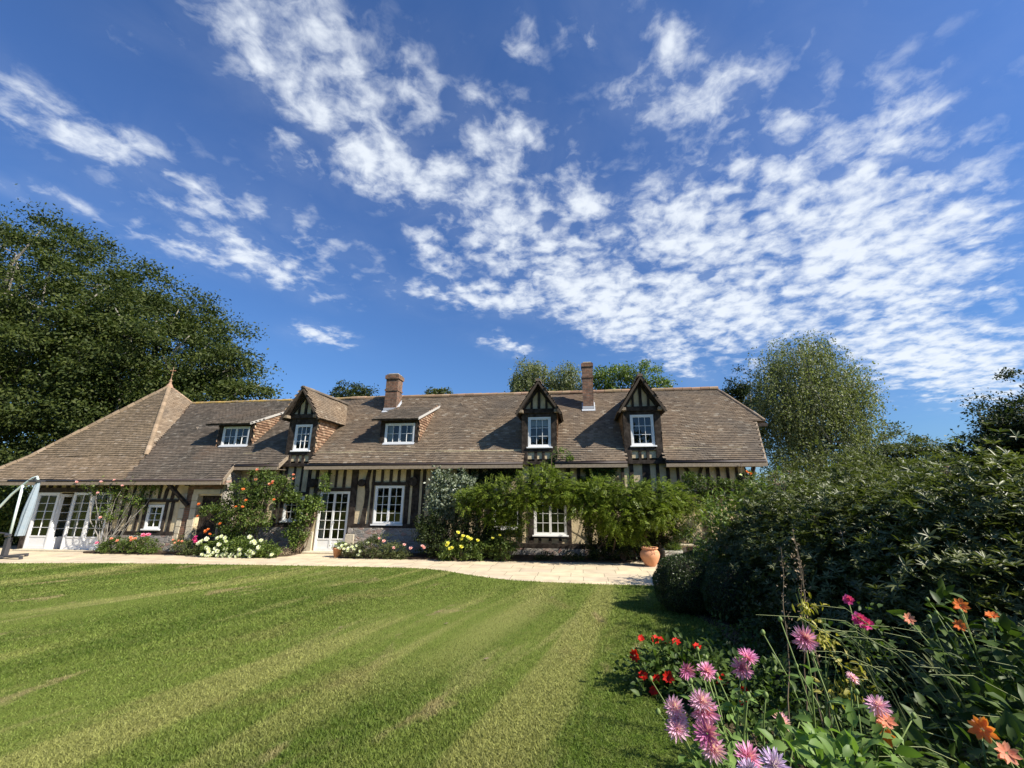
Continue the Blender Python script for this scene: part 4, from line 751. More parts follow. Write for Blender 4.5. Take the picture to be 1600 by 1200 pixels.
# ================================================================== trees
def tree(name, base, label, cat, blobs, n, size, m, bark=BARK, r0=.35, seed=1, limbs=14, clump=.7, per=70, group=None, asp=.55, inner=.35, droop=.2, fork=.35, up=.5, flat=.7):
    t = empty(name, base, label, cat, group); rn = random.Random(seed)
    mb = MB(); b = Vector(base); cs_ = [Vector(q_[:3]) for q_ in blobs]; top = max(blobs, key=lambda q_: q_[2] + q_[5]); tp = Vector((top[0], top[1], top[2] + top[5] * .5))
    sp_ = limb_mb(mb, b - Vector((0, 0, .3)), tp, r0, r0 * .15, rn, 9, .02, 8)
    for i in range(limbs):
        q_ = blobs[i % len(blobs)]; d = Vector([rn.gauss(0, 1) for _ in range(3)]).normalized(); e = Vector(q_[:3]) + Vector((d.x * q_[3], d.y * q_[4], abs(d.z) * q_[5] * .8)) * .85
        s0 = sp_[min(len(sp_) - 2, 2 + i % 5)]
        if s0.z > e.z + 1: s0 = sp_[2]
        lp = limb_mb(mb, s0, e, r0 * .4, r0 * .06, rn, 6, .07, 6)
        for k in range(3):
            s1 = lp[2 + k]; limb_mb(mb, s1, s1 + Vector([rn.gauss(0, 1) for _ in range(3)]).normalized() * q_[3] * .45, r0 * .13, r0 * .03, rn, 4, .1, 4)
    mb.build('trunk', bark, t, smooth=True)
    foliage('crown', blobs, n, size, m, t, seed, clump, per, asp, inner, droop, up, flat=flat)
    return t
def G_(x, y): return (x, y, -0.3)
tree('beech_tree', G_(-41, 25), 'huge dark green beech tree at the far left edge, the taller of the pair', 'tree',
     [(-42, 25, 17, 6.5, 6, 7.2), (-36.5, 24, 13.5, 5, 5, 6.5), (-46, 24, 11, 6, 5, 7), (-39, 22.5, 7.5, 5.5, 4, 4.5), (-34, 23, 7, 3.6, 3.5, 4), (-50, 26, 18, 6, 6, 7)], 165000, .22, BEECH, PALEBARK, .6, 21, 30, 1.35, 300, droop=.3, asp=.5, flat=.36, inner=.5)
tree('beech_tree', G_(-29, 25), 'wide beech tree with spreading low branches behind the pyramid roof', 'tree',
     [(-30.5, 25, 12.6, 4.6, 4.5, 4.6), (-27.4, 24.5, 10.3, 3.9, 4, 4.2), (-24.6, 24, 7.6, 2.6, 3, 3.0), (-21.6, 24, 8.3, 1.7, 1.5, .8), (-33, 24, 9, 4, 4, 5), (-28, 23.5, 6.3, 5, 3, 3.6), (-23.4, 24, 10.2, 1.7, 1.6, 1.2)], 125000, .2, BEECH, PALEBARK, .5, 22, 30, 1.15, 260, droop=.3, asp=.5, flat=.36, inner=.5)
tree('pine_tree', G_(-23.1, 40), 'dark pine crown showing above the roof left of the brown chimney', 'tree', [(-23.6, 40, 11.8, 1.7, 1.5, 1.5), (-22.2, 40, 11.6, 1.5, 1.4, 1.2), (-24.6, 40, 11.2, 1.2, 1.2, .9)], 9000, .2, DARKL, BARK, .25, 23, 10, .45, 60)
tree('pine_tree', G_(-14.1, 40), 'tiny treetop just showing above the ridge between the chimneys', 'tree', [(-14.4, 40, 11.7, .8, .8, .8), (-13.4, 40, 11.6, .6, .6, .7)], 3000, .2, OLIVE, BARK, .2, 24, 6, .35, 50)
def strands(name, blobs, n, m, parent, seed, ln=(0.6, 1.6), per=26, size=.09):
    """hanging birch twigs: thin stems with small leaves strung along them"""
    rg = np.random.default_rng(seed); P, O = cloud(rg, blobs, n, .4, 8, .5, .8); n = len(P); Ls = rg.uniform(*ln, n); q_ = rg.random((n, per)) ; z = q_ * Ls[:, None]
    dx = O[:, None, :] * (0.25 * np.sqrt(q_) * Ls[:, None])[..., None]; C_ = P[:, None, :] + dx + rg.normal(size=(n, per, 3)) * .05; C_[..., 2] = P[:, 2:3] - z
    C_ = C_.reshape(-1, 3); k = len(C_); D = nrm(rg.normal(size=(k, 3)) * .7 + np.array([0, 0, -1.])); V, F = leaves_data(C_, D, nrm(rg.normal(size=(k, 3)) + np.array([0, 0, .4])), size * (.6 + .8 * rg.random(k)), .6)
    return npmesh(name, V, F, m, parent)
def birch(base, label, blobs, n, ns, seed, r0=.22, limbs=16, ln=(.6, 1.5), m=BIRCH, group=None, size=.11):
    t = tree('birch_tree', base, label, 'tree', blobs, n, size, m, PALEBARK, r0, seed, limbs, .45, 45, group, droop=.6, inner=.25)
    strands('hanging_twigs', blobs, ns, m, t, seed + 50, ln, size=size); return t
birch(G_(11.7, 22), 'tall weeping birch standing right of the house end', [(11.4, 22, 8.7, 1.5, 1.5, 1.4), (10.0, 22, 7.3, 1.1, 1.4, 1.6), (13.2, 22, 7.4, 1.15, 1.3, 1.2), (11.6, 21.8, 6.2, 1.9, 1.6, 1.8), (10.5, 22, 4.7, 1.1, 1.3, 1.5), (12.9, 22, 5.4, .75, 1.0, 1.2)], 15000, 2600, 31, ln=(.8, 1.9), size=.09)
birch(G_(-3, 26), 'pale grey-green birch behind the ridge left of the middle dormer', [(-3.0, 26, 9.4, 1.1, 1.1, 1.0), (-3.5, 26, 8.2, .8, 1, 1.0)], 5000, 350, 32, .14, 8, (.5, 1.1))
birch(G_(-.7, 26.5), 'second pale birch behind the roof, beside the slim chimney', [(-.8, 26.5, 9.3, 1.0, 1.1, 1.0), (-1.1, 26.5, 8.3, 1.2, 1, .8)], 5000, 300, 33, .14, 8, (.5, 1.1))
tree('willow_tree', G_(3.2, 26), 'fresh green loose treetop behind the ridge between slim chimney and right dormer', 'tree', [(2.2, 26, 9.0, 1.3, 1.1, 1.1), (3.9, 26, 9.1, 1.2, 1.1, 1.0), (5.0, 26, 8.4, .8, .8, .6), (1.2, 26, 8.7, .9, .9, .8)], 9000, .14, LIGHTL, BARK, .2, 34, 12, .4, 45)
tree('cypress_tree', G_(8.9, 25), 'dark conifer tucked between the house end and the weeping birch', 'tree', [(9.2, 25, 7.0, .7, .7, 1.4), (9.9, 25, 6.5, 1.2, 1.2, 2.2), (8.7, 25, 6.2, .9, .9, 1.6)], 11000, .14, DARKL, BARK, .2, 35, 8, .35, 60)
tree('oak_tree', G_(22, 32), 'rounded olive green tree in the distance right of the weeping birch', 'tree', [(21.0, 32, 3.8, 2.4, 2.4, 2.5), (23.4, 32, 3.7, 2.4, 2.2, 2.0), (19.2, 32, 3.4, 1.6, 1.6, 1.7), (25.3, 32, 2.8, 1.8, 1.8, 1.9)], 50000, .15, OLIVE, BARK, .3, 36, 12, .6, 160, flat=.45)
tree('oak_tree', G_(20, 20), 'big dark tree at the right edge of the picture behind the rhododendrons', 'tree', [(20.2, 20, 4.6, 2.5, 2.6, 2.5), (18.4, 20, 3.6, 1.7, 2.0, 1.7), (23.3, 20, 5.0, 3, 3, 3.0), (21, 19, 2, 4, 3, 1.8)], 120000, .13, DARKL, BARK, .35, 37, 16, .5, 200, flat=.6, inner=.3)
def bush(name, base, label, cat, blobs, n, size, m, seed, group=None, clump=.2, per=50, asp=.5, inner=.3, stems=8, bark=STEMW, full=False, droop=.2, up=.5, r=.012, zmin=None, flat=.7):
    t = empty(name, base, label, cat, group); rn = random.Random(seed); mb = MB(); b = Vector(base)
    for i in range(stems):
        q_ = blobs[i % len(blobs)]; e = Vector((q_[0] + rn.uniform(-.6, .6) * q_[3], q_[1] + rn.uniform(-.5, .5) * q_[4], q_[2] + rn.uniform(-.1, .6) * q_[5]))
        limb_mb(mb, b + Vector((rn.uniform(-.1, .1), rn.uniform(-.06, .06), -.02)), e, r, r * .4, rn, 5, .07, 4)
    mb.build('stems', bark, t); foliage('foliage', blobs, n, size, m, t, seed, clump, per, asp, inner, droop, up, full, zmin=zmin, flat=flat); return t
bush('garden_bush', (10.2, 19, -.3), 'loose olive bush between the house end and the rhododendrons', 'bush', [(9.2, 18.6, 2.0, 1.6, 1.5, 1.8), (11.2, 19, 2.1, 1.6, 1.5, 1.8), (10.0, 17.5, 1.6, 2.2, 1.5, 1.6), (8.0, 18, 1.4, 1.2, 1.2, 1.6)], 26000, .12, OLIVE, 41, clump=.4, per=60, flat=.45)
bush('garden_bush', (14.2, 20, -.3), 'olive green bush below the weeping birch, farther right', 'bush', [(13.0, 20, 2.2, 1.7, 1.5, 1.7), (15.0, 20, 1.6, 1.7, 1.5, 1.5), (17.0, 20.5, 1.4, 1.6, 1.5, 1.4)], 22000, .13, OLIVE, 42, clump=.4, per=60, flat=.45)
bush('garden_bush', (25, 26, -.3), 'distant green shrubbery behind the right end of the rhododendron bank', 'bush', [(18, 27, 1.2, 3, 2, 1.6), (23, 27, 1.2, 3, 2, 1.7), (29, 26, 2, 4, 2, 2.4), (36, 24, 2, 5, 3, 3)], 20000, .2, OLIVE, 43, clump=.5, per=60)
for i, (x, y, h) in enumerate(((-24.5, 15.5, 2.5), (-28.5, 17, 3.2), (-23.2, 17.8, 2.3), (-33, 20, 4.5), (-40, 20, 5))):
    bush('garden_bush', (x, y, -.3), ['sunlit green bush beside the parasol at the left edge', 'shaded bush at the far left behind the parasol', 'low bush hidden behind the corner of the pyramid roofed end', 'tall bush under the beech trees', 'tall bush at the far left under the taller beech'][i], 'bush', [(x, y, h * .5, 2.0 + .3 * i, 1.4, h * .5), (x + .9, y - .5, h * .35, 1.4, 1.2, h * .38)], 12000, .13, [MIDL, DARKL, OLIVE, DARKL, DARKL][i], 45 + i, clump=.35)
# unseen hedge added behind the viewer to darken the reflections in the window panes
t = empty('reflection_hedge', (0, -24, 0), 'unseen dark hedge added behind the viewer, mirrored in the window panes as garden trees', 'hedge')
foliage('foliage', [(x, -24 + (x % 7) * .5, 3.5, 5, 2.5, 5 + (x % 5) * .6) for x in range(-52, 12, 7)], 16000, .8, DARKL, t, 50, 1.5, 60)

# ================================================================== plants against the house
# pink climbing rose on the pyramid roofed end
t = bush('climbing_rose', (-17.0, 14.1, 0), 'sparse climbing rose with bare pale stems beside the white garden doors', 'climbing plant',
         [(-17.4, 14.05, 2.2, .7, .25, .4), (-16.4, 14.05, 2.1, .6, .25, .45), (-15.6, 14.15, 2.25, .4, .15, .3), (-18.2, 14.0, 2.3, .4, .12, .12), (-16.9, 14.0, 1.5, .35, .22, .5), (-16.0, 14.1, 1.6, .22, .15, .3)], 2600, .07, LIGHTL, 61, clump=.14, per=22, stems=16, bark=PALEBARK, r=.018)
for q_ in [(-16.83, 13.75, 2.5), (-17.35, 13.75, 2.44), (-18.43, 13.8, 2.44), (-17.37, 13.75, 2.05), (-16.5, 13.8, 2.3), (-17.0, 13.75, 1.2)]: bloom('blush', q_, .055, t)
t = bush('rose_bush', (-15.5, 13.95, 0), 'low leafy rose bush with pink blooms under the small left window', 'bush', [(-16.4, 13.9, .24, .55, .25, .27), (-15.5, 13.9, .27, .6, .28, .3), (-14.9, 13.9, .2, .35, .22, .24)], 5200, .055, MIDL, 62, clump=.1, per=30)
for q_ in [(-15.09, 13.7, .63), (-14.89, 13.7, .65), (-15.0, 13.72, .61), (-16.9, 13.75, .35)]: bloom('rose', q_, .075, t)
for q_ in [(-15.42, 13.7, .49), (-15.35, 13.7, .52), (-15.54, 13.7, .54), (-16.3, 13.7, .5), (-15.48, 13.68, .46), (-16.05, 13.7, .44)]: bloom('salmon', q_, .06, t)
t = bush('rose_bush', (-13.6, 13.8, 0), 'small bush with russet tips and one magenta bloom beside the white dahlias', 'bush', [(-13.65, 13.8, .27, .4, .25, .28), (-13.2, 13.8, .22, .3, .22, .22)], 2600, .05, OLIVE, 63, clump=.09, per=30)
for q_ in [(-13.0, 13.6, .53), (-12.97, 13.6, .6), (-12.93, 13.6, .46)]: bloom('hot', q_, .07, t)
for q_ in [(-13.8, 13.6, .5), (-13.6, 13.62, .47), (-13.45, 13.6, .46), (-13.7, 13.6, .4)]: bloom('salmon', q_, .05, t)
t = bush('climbing_rose', (-11.6, 14.0, 0), 'big arching rose bush with orange blooms beside the side door', 'climbing plant',
         [(-11.6, 13.95, 1.9, .75, .4, .65), (-12.3, 13.85, 1.4, .55, .35, .4), (-10.9, 13.95, 2.1, .5, .35, .55), (-11.2, 13.9, 1.2, .7, .35, .45), (-12.0, 13.9, .75, .5, .3, .35), (-11.1, 14.0, 2.65, .5, .22, .18), (-12.85, 13.7, 1.45, .22, .15, .16), (-10.4, 14.1, 2.35, .35, .2, .25)], 11500, .068, MIDL, 64, clump=.14, per=24, stems=16, asp=.6, r=.016)
for q_ in [(-13.05, 13.55, 1.67), (-13.0, 13.55, 1.28), (-12.52, 13.55, .85), (-12.61, 13.55, .75), (-12.41, 13.55, .7), (-11.39, 13.45, 2.16), (-11.22, 13.45, 1.8), (-11.3, 13.45, 1.59), (-12.07, 13.5, 1.04), (-10.52, 13.65, 2.36), (-10.39, 13.7, 1.82), (-11.55, 13.45, 1.59), (-12.58, 13.53, .8)]: bloom('orose', q_, .058, t)
for q_ in [(-9.95, 13.9, 2.66), (-9.94, 13.9, 2.52), (-11.14, 13.65, 2.49), (-11.2, 13.7, 2.83), (-10.5, 13.65, 2.42), (-10.6, 13.65, 2.33)]: bloom('salmon', q_, .06, t)
t = bush('dahlia_plant', (-11.6, 13.5, 0), 'broad clump of white dahlias along the terrace edge', 'flowers', [(-12.3, 13.6, .22, .5, .25, .28), (-11.5, 13.62, .3, .7, .3, .34), (-10.7, 13.6, .28, .55, .28, .3), (-10.2, 13.6, .16, .4, .2, .2)], 8500, .065, LIGHTL, 65, clump=.1, per=26, bark=STEM)
WHL = [(-12.6, .43), (-12.48, .51), (-12.33, .57), (-11.93, .6), (-11.67, .61), (-11.81, .66), (-11.61, .5), (-11.84, .41), (-11.86, .2), (-12.2, .26), (-12.16, .18), (-12.38, .09), (-12.23, .07), (-12.04, .1), (-12.1, .05), (-11.65, .1), (-11.54, .12), (-11.62, .05), (-11.82, .06), (-11.37, .05), (-11.15, .05), (-11.07, .26), (-11.32, .12), (-11.06, .12), (-10.79, .65), (-10.69, .49), (-10.56, .46), (-10.42, .33), (-10.71, .22), (-10.56, .17), (-10.79, .13), (-10.67, .06), (-10.37, .55), (-9.92, .12), (-11.58, .28), (-11.96, .28), (-10.62, .52), (-12.28, .3), (-12.55, .47), (-11.98, .16)]
for x, z in WHL: bloom('white', (x, 13.36, z), .072, t, (.3, -.8, .5))
t = bush('apple_tree', (-9.85, 14.55, 0), 'trained fruit tree reaching over the left of the french door', 'climbing plant', [(-9.75, 14.45, 1.45, .42, .2, .38), (-9.9, 14.45, .8, .38, .2, .4), (-9.45, 14.45, 1.75, .3, .15, .2), (-9.1, 14.5, 2.4, .14, .1, .4), (-9.2, 14.45, 1.55, .3, .12, .12), (-10.25, 14.4, 1.9, .4, .2, .22), (-9.95, 14.45, .35, .2, .15, .25)], 4200, .075, LIGHTL, 66, clump=.11, per=20, stems=14, asp=.65, r=.02)
t = bush('perennial_clump', (-10.1, 14.2, 0), 'brownish tuft of faded perennials beside the french door step', 'plant', [(-10.0, 14.1, .12, .3, .2, .14)], 700, .07, DRY, 67, clump=.08, per=20, asp=.2)
def lathe_obj(name, prof, c, m, parent, seg=32): mb = MB(); mb.lathe(prof, c, seg); return mb.build(name, m, parent, smooth=True)
t = empty('flower_pot', (-8.02, 13.95, 0), 'small terracotta pot planted with white flowers beside the french door', 'pot')
lathe_obj('pot', [(0, 0), (.11, 0), (.155, .24), (.17, .24), (.175, .3), (.155, .3), (.15, .26), (0, .25)], (-8.02, 13.95, 0), TERRA, t)
foliage('foliage', [(-7.95, 13.93, .36, .2, .14, .1)], 500, .06, LIGHTL, t, 68, .08, 20)
for q_ in [(-7.93, 13.8, .3), (-7.8, 13.78, .38), (-8.05, 13.8, .42)]: bloom('white', q_, .06, t)
t = bush('rose_bush', (-6.7, 13.9, 0), 'spreading shrub with cream and blush flowers below the stone plinth', 'bush', [(-7.4, 13.85, .22, .42, .25, .25), (-6.7, 13.85, .33, .55, .28, .38), (-6.0, 13.85, .2, .5, .25, .26)], 7500, .05, OLIVE, 69, clump=.1, per=28)
for x, z in [(-7.7, .38), (-7.49, .24), (-7.47, .31), (-7.58, .44), (-7.27, .3), (-7.12, .12), (-7.07, .24), (-6.83, .5), (-7.76, .32), (-7.35, .36), (-7.62, .3), (-7.2, .4)]: bloom('white', (x, 13.6, z), .06, t)
for x, z in [(-6.46, .63), (-5.95, .35), (-6.3, .55), (-5.61, .45)]: bloom('blush', (x, 13.6, z), .06, t)
bush('climbing_shrub', (-4.9, 14.5, 0), 'silvery leaved climber on the wall left of the wisteria', 'climbing plant', [(-4.6, 14.4, 2.35, .45, .22, .4), (-4.0, 14.4, 2.25, .5, .2, .35), (-4.6, 14.35, 1.7, .5, .25, .45), (-4.95, 14.4, 1.9, .28, .2, .7), (-4.2, 14.35, 1.9, .4, .2, .4), (-4.9, 14.5, 2.8, .1, .1, .2), (-4.1, 14.5, 2.75, .08, .08, .18)], 8000, .085, SILV, 70, clump=.13, per=26, stems=14, asp=.55)
t = bush('garden_shrub', (-4.4, 14.0, 0), 'dense dark shrub beneath the silvery climber', 'bush', [(-4.8, 14.0, .6, .55, .35, .6), (-4.2, 13.95, .8, .6, .35, .6), (-3.4, 14.1, .9, .6, .35, .6), (-5.1, 14.1, 1.05, .35, .25, .4), (-2.9, 14.2, .6, .4, .3, .5)], 11000, .07, DARKL, 71, clump=.14, per=32)
for q_ in [(-5.39, 13.6, .35), (-4.99, 13.55, .42), (-4.93, 13.55, .38)]: bloom('blush', q_, .065, t)
t = bush('rose_bush', (-3.8, 13.55, 0), 'yellow flowered rose bush in front of the dark shrub', 'bush', [(-4.1, 13.6, .28, .42, .22, .3), (-3.5, 13.6, .38, .4, .22, .32), (-3.1, 13.7, .3, .35, .2, .28)], 4200, .06, LIGHTL, 72, clump=.1, per=24)
for x, z in [(-3.81, .85), (-3.65, .75), (-3.7, .66), (-3.5, .72), (-3.4, .67), (-3.18, .63), (-4.12, .54), (-4.05, .37), (-3.69, .44), (-4.16, .48), (-3.98, .41)]: bloom('yellow', (x, 13.38, z), .065, t)
t = bush('rose_bush', (-2.4, 13.7, 0), 'upright green bush with two pale yellow roses left of the lower window', 'bush', [(-2.45, 13.75, .35, .38, .25, .36), (-2.1, 13.85, .7, .28, .2, .4), (-2.65, 13.8, .55, .3, .2, .3)], 4600, .06, MIDL, 73, clump=.1, per=26)
for x, z in [(-2.74, .69), (-2.52, .77)]: bloom('yellow', (x, 13.5, z), .05, t)
for i, (x, h) in enumerate(((-1.2, .2), (-.3, .25), (.5, .3), (1.2, .4))):
    bush('fern', (x, 13.95, 0), ['small fern tuft at the foot of the wall under the lower window', 'low fern right of the lower window', 'shaded fern near the wisteria trunk', 'taller fern left of the round terracotta urn'][i], 'plant', [(x, 13.95, h * .5, .3, .15, h * .5)], 500, .09, DARKL, 75 + i, clump=.08, per=20, asp=.25)
# wisteria
WB = [(-3.6, 13.9, 1.75, .5, .35, .35), (-2.9, 13.8, 2.0, .6, .4, .4), (-2.2, 13.7, 2.15, .6, .42, .4), (-1.5, 13.65, 2.35, .55, .42, .38), (-.9, 13.6, 2.2, .6, .45, .42), (-.2, 13.6, 2.05, .65, .45, .35), (.6, 13.5, 2.0, .7, .5, .45), (1.4, 13.45, 2.0, .7, .5, .42), (2.2, 13.5, 1.95, .6, .45, .42),
      (-2.4, 13.9, 1.6, .6, .3, .35), (-1.8, 13.7, 1.75, .5, .35, .35), (.3, 13.45, 1.55, .55, .4, .35), (1.1, 13.35, 1.4, .6, .45, .42), (1.9, 13.4, 1.38, .55, .42, .38), (2.3, 13.4, 1.5, .45, .4, .4), (2.8, 13.8, 1.9, .45, .3, .3), (3.4, 13.9, 1.75, .4, .25, .22), (1.5, 13.6, .95, .45, .3, .25), (.9, 13.6, 1.05, .5, .3, .25), (-1.3, 13.9, 2.75, .3, .3, .15), (-2.7, 13.75, 1.45, .45, .3, .3), (-2.1, 13.7, 1.3, .35, .3, .25), (3.1, 13.7, 1.65, .45, .35, .3), (-.55, 13.55, 2.0, .4, .4, .35), (.2, 13.5, 1.8, .5, .4, .4), (.75, 13.45, 2.1, .4, .4, .35)]
t = empty('wisteria', (2.0, 14.2, 0), 'big yellow-green wisteria spread along the front of the house', 'climbing plant')
mb = MB(); rn = random.Random(8)
for e in ((-3.4, 13.9, 1.9), (-1.5, 13.8, 2.3), (.2, 13.7, 2.0), (1.2, 13.6, 1.8), (2.6, 13.7, 1.9), (3.4, 13.9, 1.8)): limb_mb(mb, (1.9, 14.1, 1.3), e, .035, .015, rn, 6, .05, 6)
limb_mb(mb, (1.95, 14.0, -.05), (1.9, 14.1, 1.35), .05, .04, rn, 7, .03, 5); limb_mb(mb, (.95, 14.1, -.05), (1.1, 14.0, 1.5), .03, .02, rn, 6, .04, 5)
limb_mb(mb, (-1.0, 14.3, 2.0), (-.95, 14.5, 3.3), .02, .012, rn, 6, .04, 5); mb.build('stems', STEMW, t)
def pinnate(name, blobs, n, m, parent, seed, ln=.2, k=5, ls=.072, droop=.1):
    rg = np.random.default_rng(seed); P, O = cloud(rg, blobs, n, .22, 12, .45, .6); n = len(P); D = nrm(O + rg.normal(size=(n, 3)) * .5 + np.array([0, -.25, -droop])); up_ = nrm(rg.normal(size=(n, 3)) * .4 + np.array([0, -.2, 1.])); S = nrm(np.cross(D, up_)); L_ = ln * (.7 + .6 * rg.random(n)); parts = []
    for j in range(k):
        f = (j + .6) / k
        for s in (-1, 1):
            C_ = P + D * (L_ * f)[:, None] - np.array([0, 0, 1.]) * (L_ * f * f * .25)[:, None]
            parts.append(leaves_data(C_, nrm(S * s + D * .5 - np.array([0, 0, .3]) + rg.normal(size=(n, 3)) * .12), up_, ls * (1.1 - .35 * f) * (.8 + .4 * rg.random(n)), .42))
    V, F = merge(parts); return npmesh(name, V, F, m, parent)
pinnate('foliage', WB, 7200, WIST, t, 80)
foliage('inner_foliage', [(b_[0], b_[1] + .2, b_[2] - .1, b_[3] * .9, b_[4] * .8, b_[5] * .9) for b_ in WB], 9000, .07, DARKL, t, 81, .2, 40)  # inner leaves coloured darker to paint the shade within the wisteria
bush('ivy', (-.9, 14.8, 2.2), 'sprig of vine climbing the right post of the middle dormer', 'climbing plant', [(-.9, 14.7, 3.0, .12, .08, .4), (-.75, 14.55, 3.45, .2, .08, .12), (-.35, 14.5, 3.25, .25, .1, .12), (-.95, 14.75, 2.5, .2, .1, .35)], 750, .07, LIGHTL, 82, clump=.09, per=16, stems=6, asp=.6, r=.008)
bush('ivy', (.75, 14.8, 0), 'dark vine under the eaves between the two right dormers', 'climbing plant', [(.55, 14.75, 2.7, .38, .12, .3), (1.0, 14.7, 2.85, .3, .12, .2), (.3, 14.8, 2.3, .3, .12, .3)], 2200, .075, MIDL, 83, clump=.12, per=26, stems=6)
bush('ivy', (-3.0, 14.8, 0), 'dark ivy under the eaves above the left end of the wisteria', 'climbing plant', [(-3.3, 14.8, 2.75, .5, .12, .28), (-2.5, 14.8, 2.75, .45, .12, .3), (-3.6, 14.8, 2.2, .4, .12, .4)], 4200, .07, DARKL, 84, clump=.14, per=30, stems=8)
t = bush('climbing_shrub', (4.4, 14.5, 0), 'leafy climber trained across the wall at the right end of the house', 'climbing plant', [(3.1, 14.3, 2.2, .4, .2, .2), (3.9, 14.2, 2.3, .5, .22, .22), (4.7, 14.1, 2.15, .55, .25, .3), (5.4, 14.0, 2.1, .5, .3, .4), (5.6, 13.8, 1.5, .5, .3, .5), (3.9, 14.2, 1.8, .4, .2, .25), (3.5, 14.3, 2.5, .25, .15, .12), (4.9, 14.1, 1.4, .25, .2, .6), (2.9, 14.1, 1.5, .35, .25, .3), (3.0, 14.2, .9, .35, .2, .3)], 9500, .08, MIDL, 85, clump=.14, per=26, stems=12)
# round urn, planter, slab, hanging basket
t = empty('terracotta_urn', (1.93, 13.3, 0), 'round bellied terracotta urn standing on the terrace paving', 'urn')
lathe_obj('body', [(0.0, 0.0), (0.138, 0.0), (0.159, 0.028), (0.212, 0.11), (0.27, 0.239), (0.281, 0.313), (0.26, 0.386), (0.212, 0.437), (0.207, 0.46)], (1.93, 13.3, 0.002), TERRA, t, 40)
lathe_obj('rim', [(0.196, 0.451), (0.212, 0.46), (0.239, 0.474), (0.242, 0.497), (0.223, 0.511), (0.191, 0.506), (0.18, 0.46), (0.175, 0.368), (0.0, 0.35)], (1.93, 13.3, 0.002), TERRA, t, 40)
mb = MB(); a_, b_ = Vector((1.93, 13.3, 0)), 0
for s in np.linspace(-2.4, -.7, 14): mb.lathe([(0, -.008), (.008, 0), (0, .008)], (1.93 + .268 * math.cos(s), 13.3 + .268 * math.sin(s), .372 - .02 * math.cos(s * 3)), 5)
mb.build('garland', TERRA, t)
t = empty('planter_box', (2.7, 13.95, 0), 'white slatted planter box with grassy plants right of the terracotta urn', 'planter')
PLW = mat("pale_painted_wood", (.55, .54, .47), .8, .2, var=((.35, .35, .28), .7), vscale=9)
mb = MB()
for k in range(5): z = .02 + k * .073; mb.box(2.44, 2.96, 13.74, 13.765, z, z + .058); mb.box(2.44, 2.96, 14.2, 14.225, z, z + .058); mb.box(2.44, 2.465, 13.766, 14.199, z, z + .058); mb.box(2.935, 2.96, 13.766, 14.199, z, z + .058)
mb.build('slats', PLW, t)
mb = MB(); mb.box(2.47, 2.93, 13.77, 14.195, .01, .33); mb.build('soil', SOIL, t)
foliage('foliage', [(2.7, 13.97, .4, .22, .2, .1)], 700, .11, LIGHTL, t, 88, .08, 20, .14, up=.1, droop=-.8)
t = empty('saucer', (2.3, 13.65, 0), 'small brown saucer on the paving between urn and planter', 'saucer')
lathe_obj('dish', [(0, .002), (.1, .002), (.12, .045), (.11, .045), (.09, .015), (0, .015)], (2.32, 13.7, 0), GUTTER, t, 20)
t = empty('stone_bench', (3.5, 14.55, 0), 'narrow stone slab bench against the shaded wall by the rhododendrons', 'bench')
mb = MB(); mb.box(2.95, 3.95, 14.35, 14.75, .43, .5); mb.build('slab', ASHLAR, t, bevel=.01)
for x in (3.05, 3.7): mb = MB(); mb.box(x, x + .16, 14.42, 14.7, 0, .429); mb.build('leg', STONE, t)
t = empty('potted_plant', (3.42, 14.5, .5), 'pale twiggy plant in a pot on the stone bench', 'plant pot')
lathe_obj('pot', [(0, 0), (.08, 0), (.12, .18), (.13, .2), (.1, .2), (0, .18)], (3.42, 14.5, .5), STONE, t, 20); foliage('foliage', [(3.42, 14.48, .82, .24, .15, .16)], 500, .07, SILV, t, 89, .09, 16)
t = empty('hanging_basket', (5.15, 14.35, 2.5), 'hanging basket with orange and white flowers under the right eaves', 'hanging basket')
lathe_obj('bowl', [(0, -.16), (.1, -.13), (.17, -.04), (.19, .05), (.16, .05), (0, .02)], (5.15, 14.35, 2.45), GUTTER, t, 20)
mb = MB()
for k in range(3): mb.tube([(5.15 + .18 * math.cos(k * 2.1), 14.35 + .18 * math.sin(k * 2.1), 2.49), (5.15, 14.38, 3.0)], .005, 4)
mb.build('chain', GUTTER, t); foliage('foliage', [(5.15, 14.33, 2.55, .26, .2, .12)], 500, .06, DARKL, t, 90, .08, 20)
for q_ in ((5.2, 14.12, 2.68), (5.3, 14.15, 2.62)): bloom('orose', q_, .06, t)
for q_ in ((5.0, 14.12, 2.58), (5.35, 14.15, 2.52)): bloom('white', q_, .05, t)

# ---- folded cantilever parasol at the left edge
t = empty('parasol', (-18.3, 12.3, 0), 'folded grey cantilever parasol with a pale mint frame at the left edge of the terrace', 'parasol')
MINT = mat("mint_powder_coat", (.62, .72, .66), .4, .4); PGREY = mat("folded_canvas", (.3, .35, .38), .85, .15, var=((.26, .33, .38), .8), vscale=9, bump=.6, bscale=14); DM = mat("dark_metal", (.05, .05, .055), .45, .5)
mb = MB(); mb.tube([(-18.38, 12.3, .62), (-18.45, 12.3, 2.3)], .035, 10); mb.build('mast', MINT, t, smooth=True)
mb = MB(); mb.tube([(-19.6, 12.3, .95), (-19.35, 12.3, 1.3), (-19.08, 12.3, 1.62), (-18.78, 12.3, 2.0), (-18.45, 12.3, 2.3), (-18.15, 12.3, 2.52), (-18.0, 12.3, 2.56), (-17.93, 12.3, 2.46)], .036, 10); mb.build('arm', MINT, t, smooth=True)
mb = MB(); mb.box(-18.43, -18.31, 12.24, 12.36, .04, .64); mb.tube([(-18.37, 12.3, .75), (-18.95, 12.3, .8)], .022, 8); mb.tube([(-18.44, 12.24, .72), (-18.28, 12.24, .72)], .05, 8); mb.build('mast_foot', DM, t)
mb = MB()
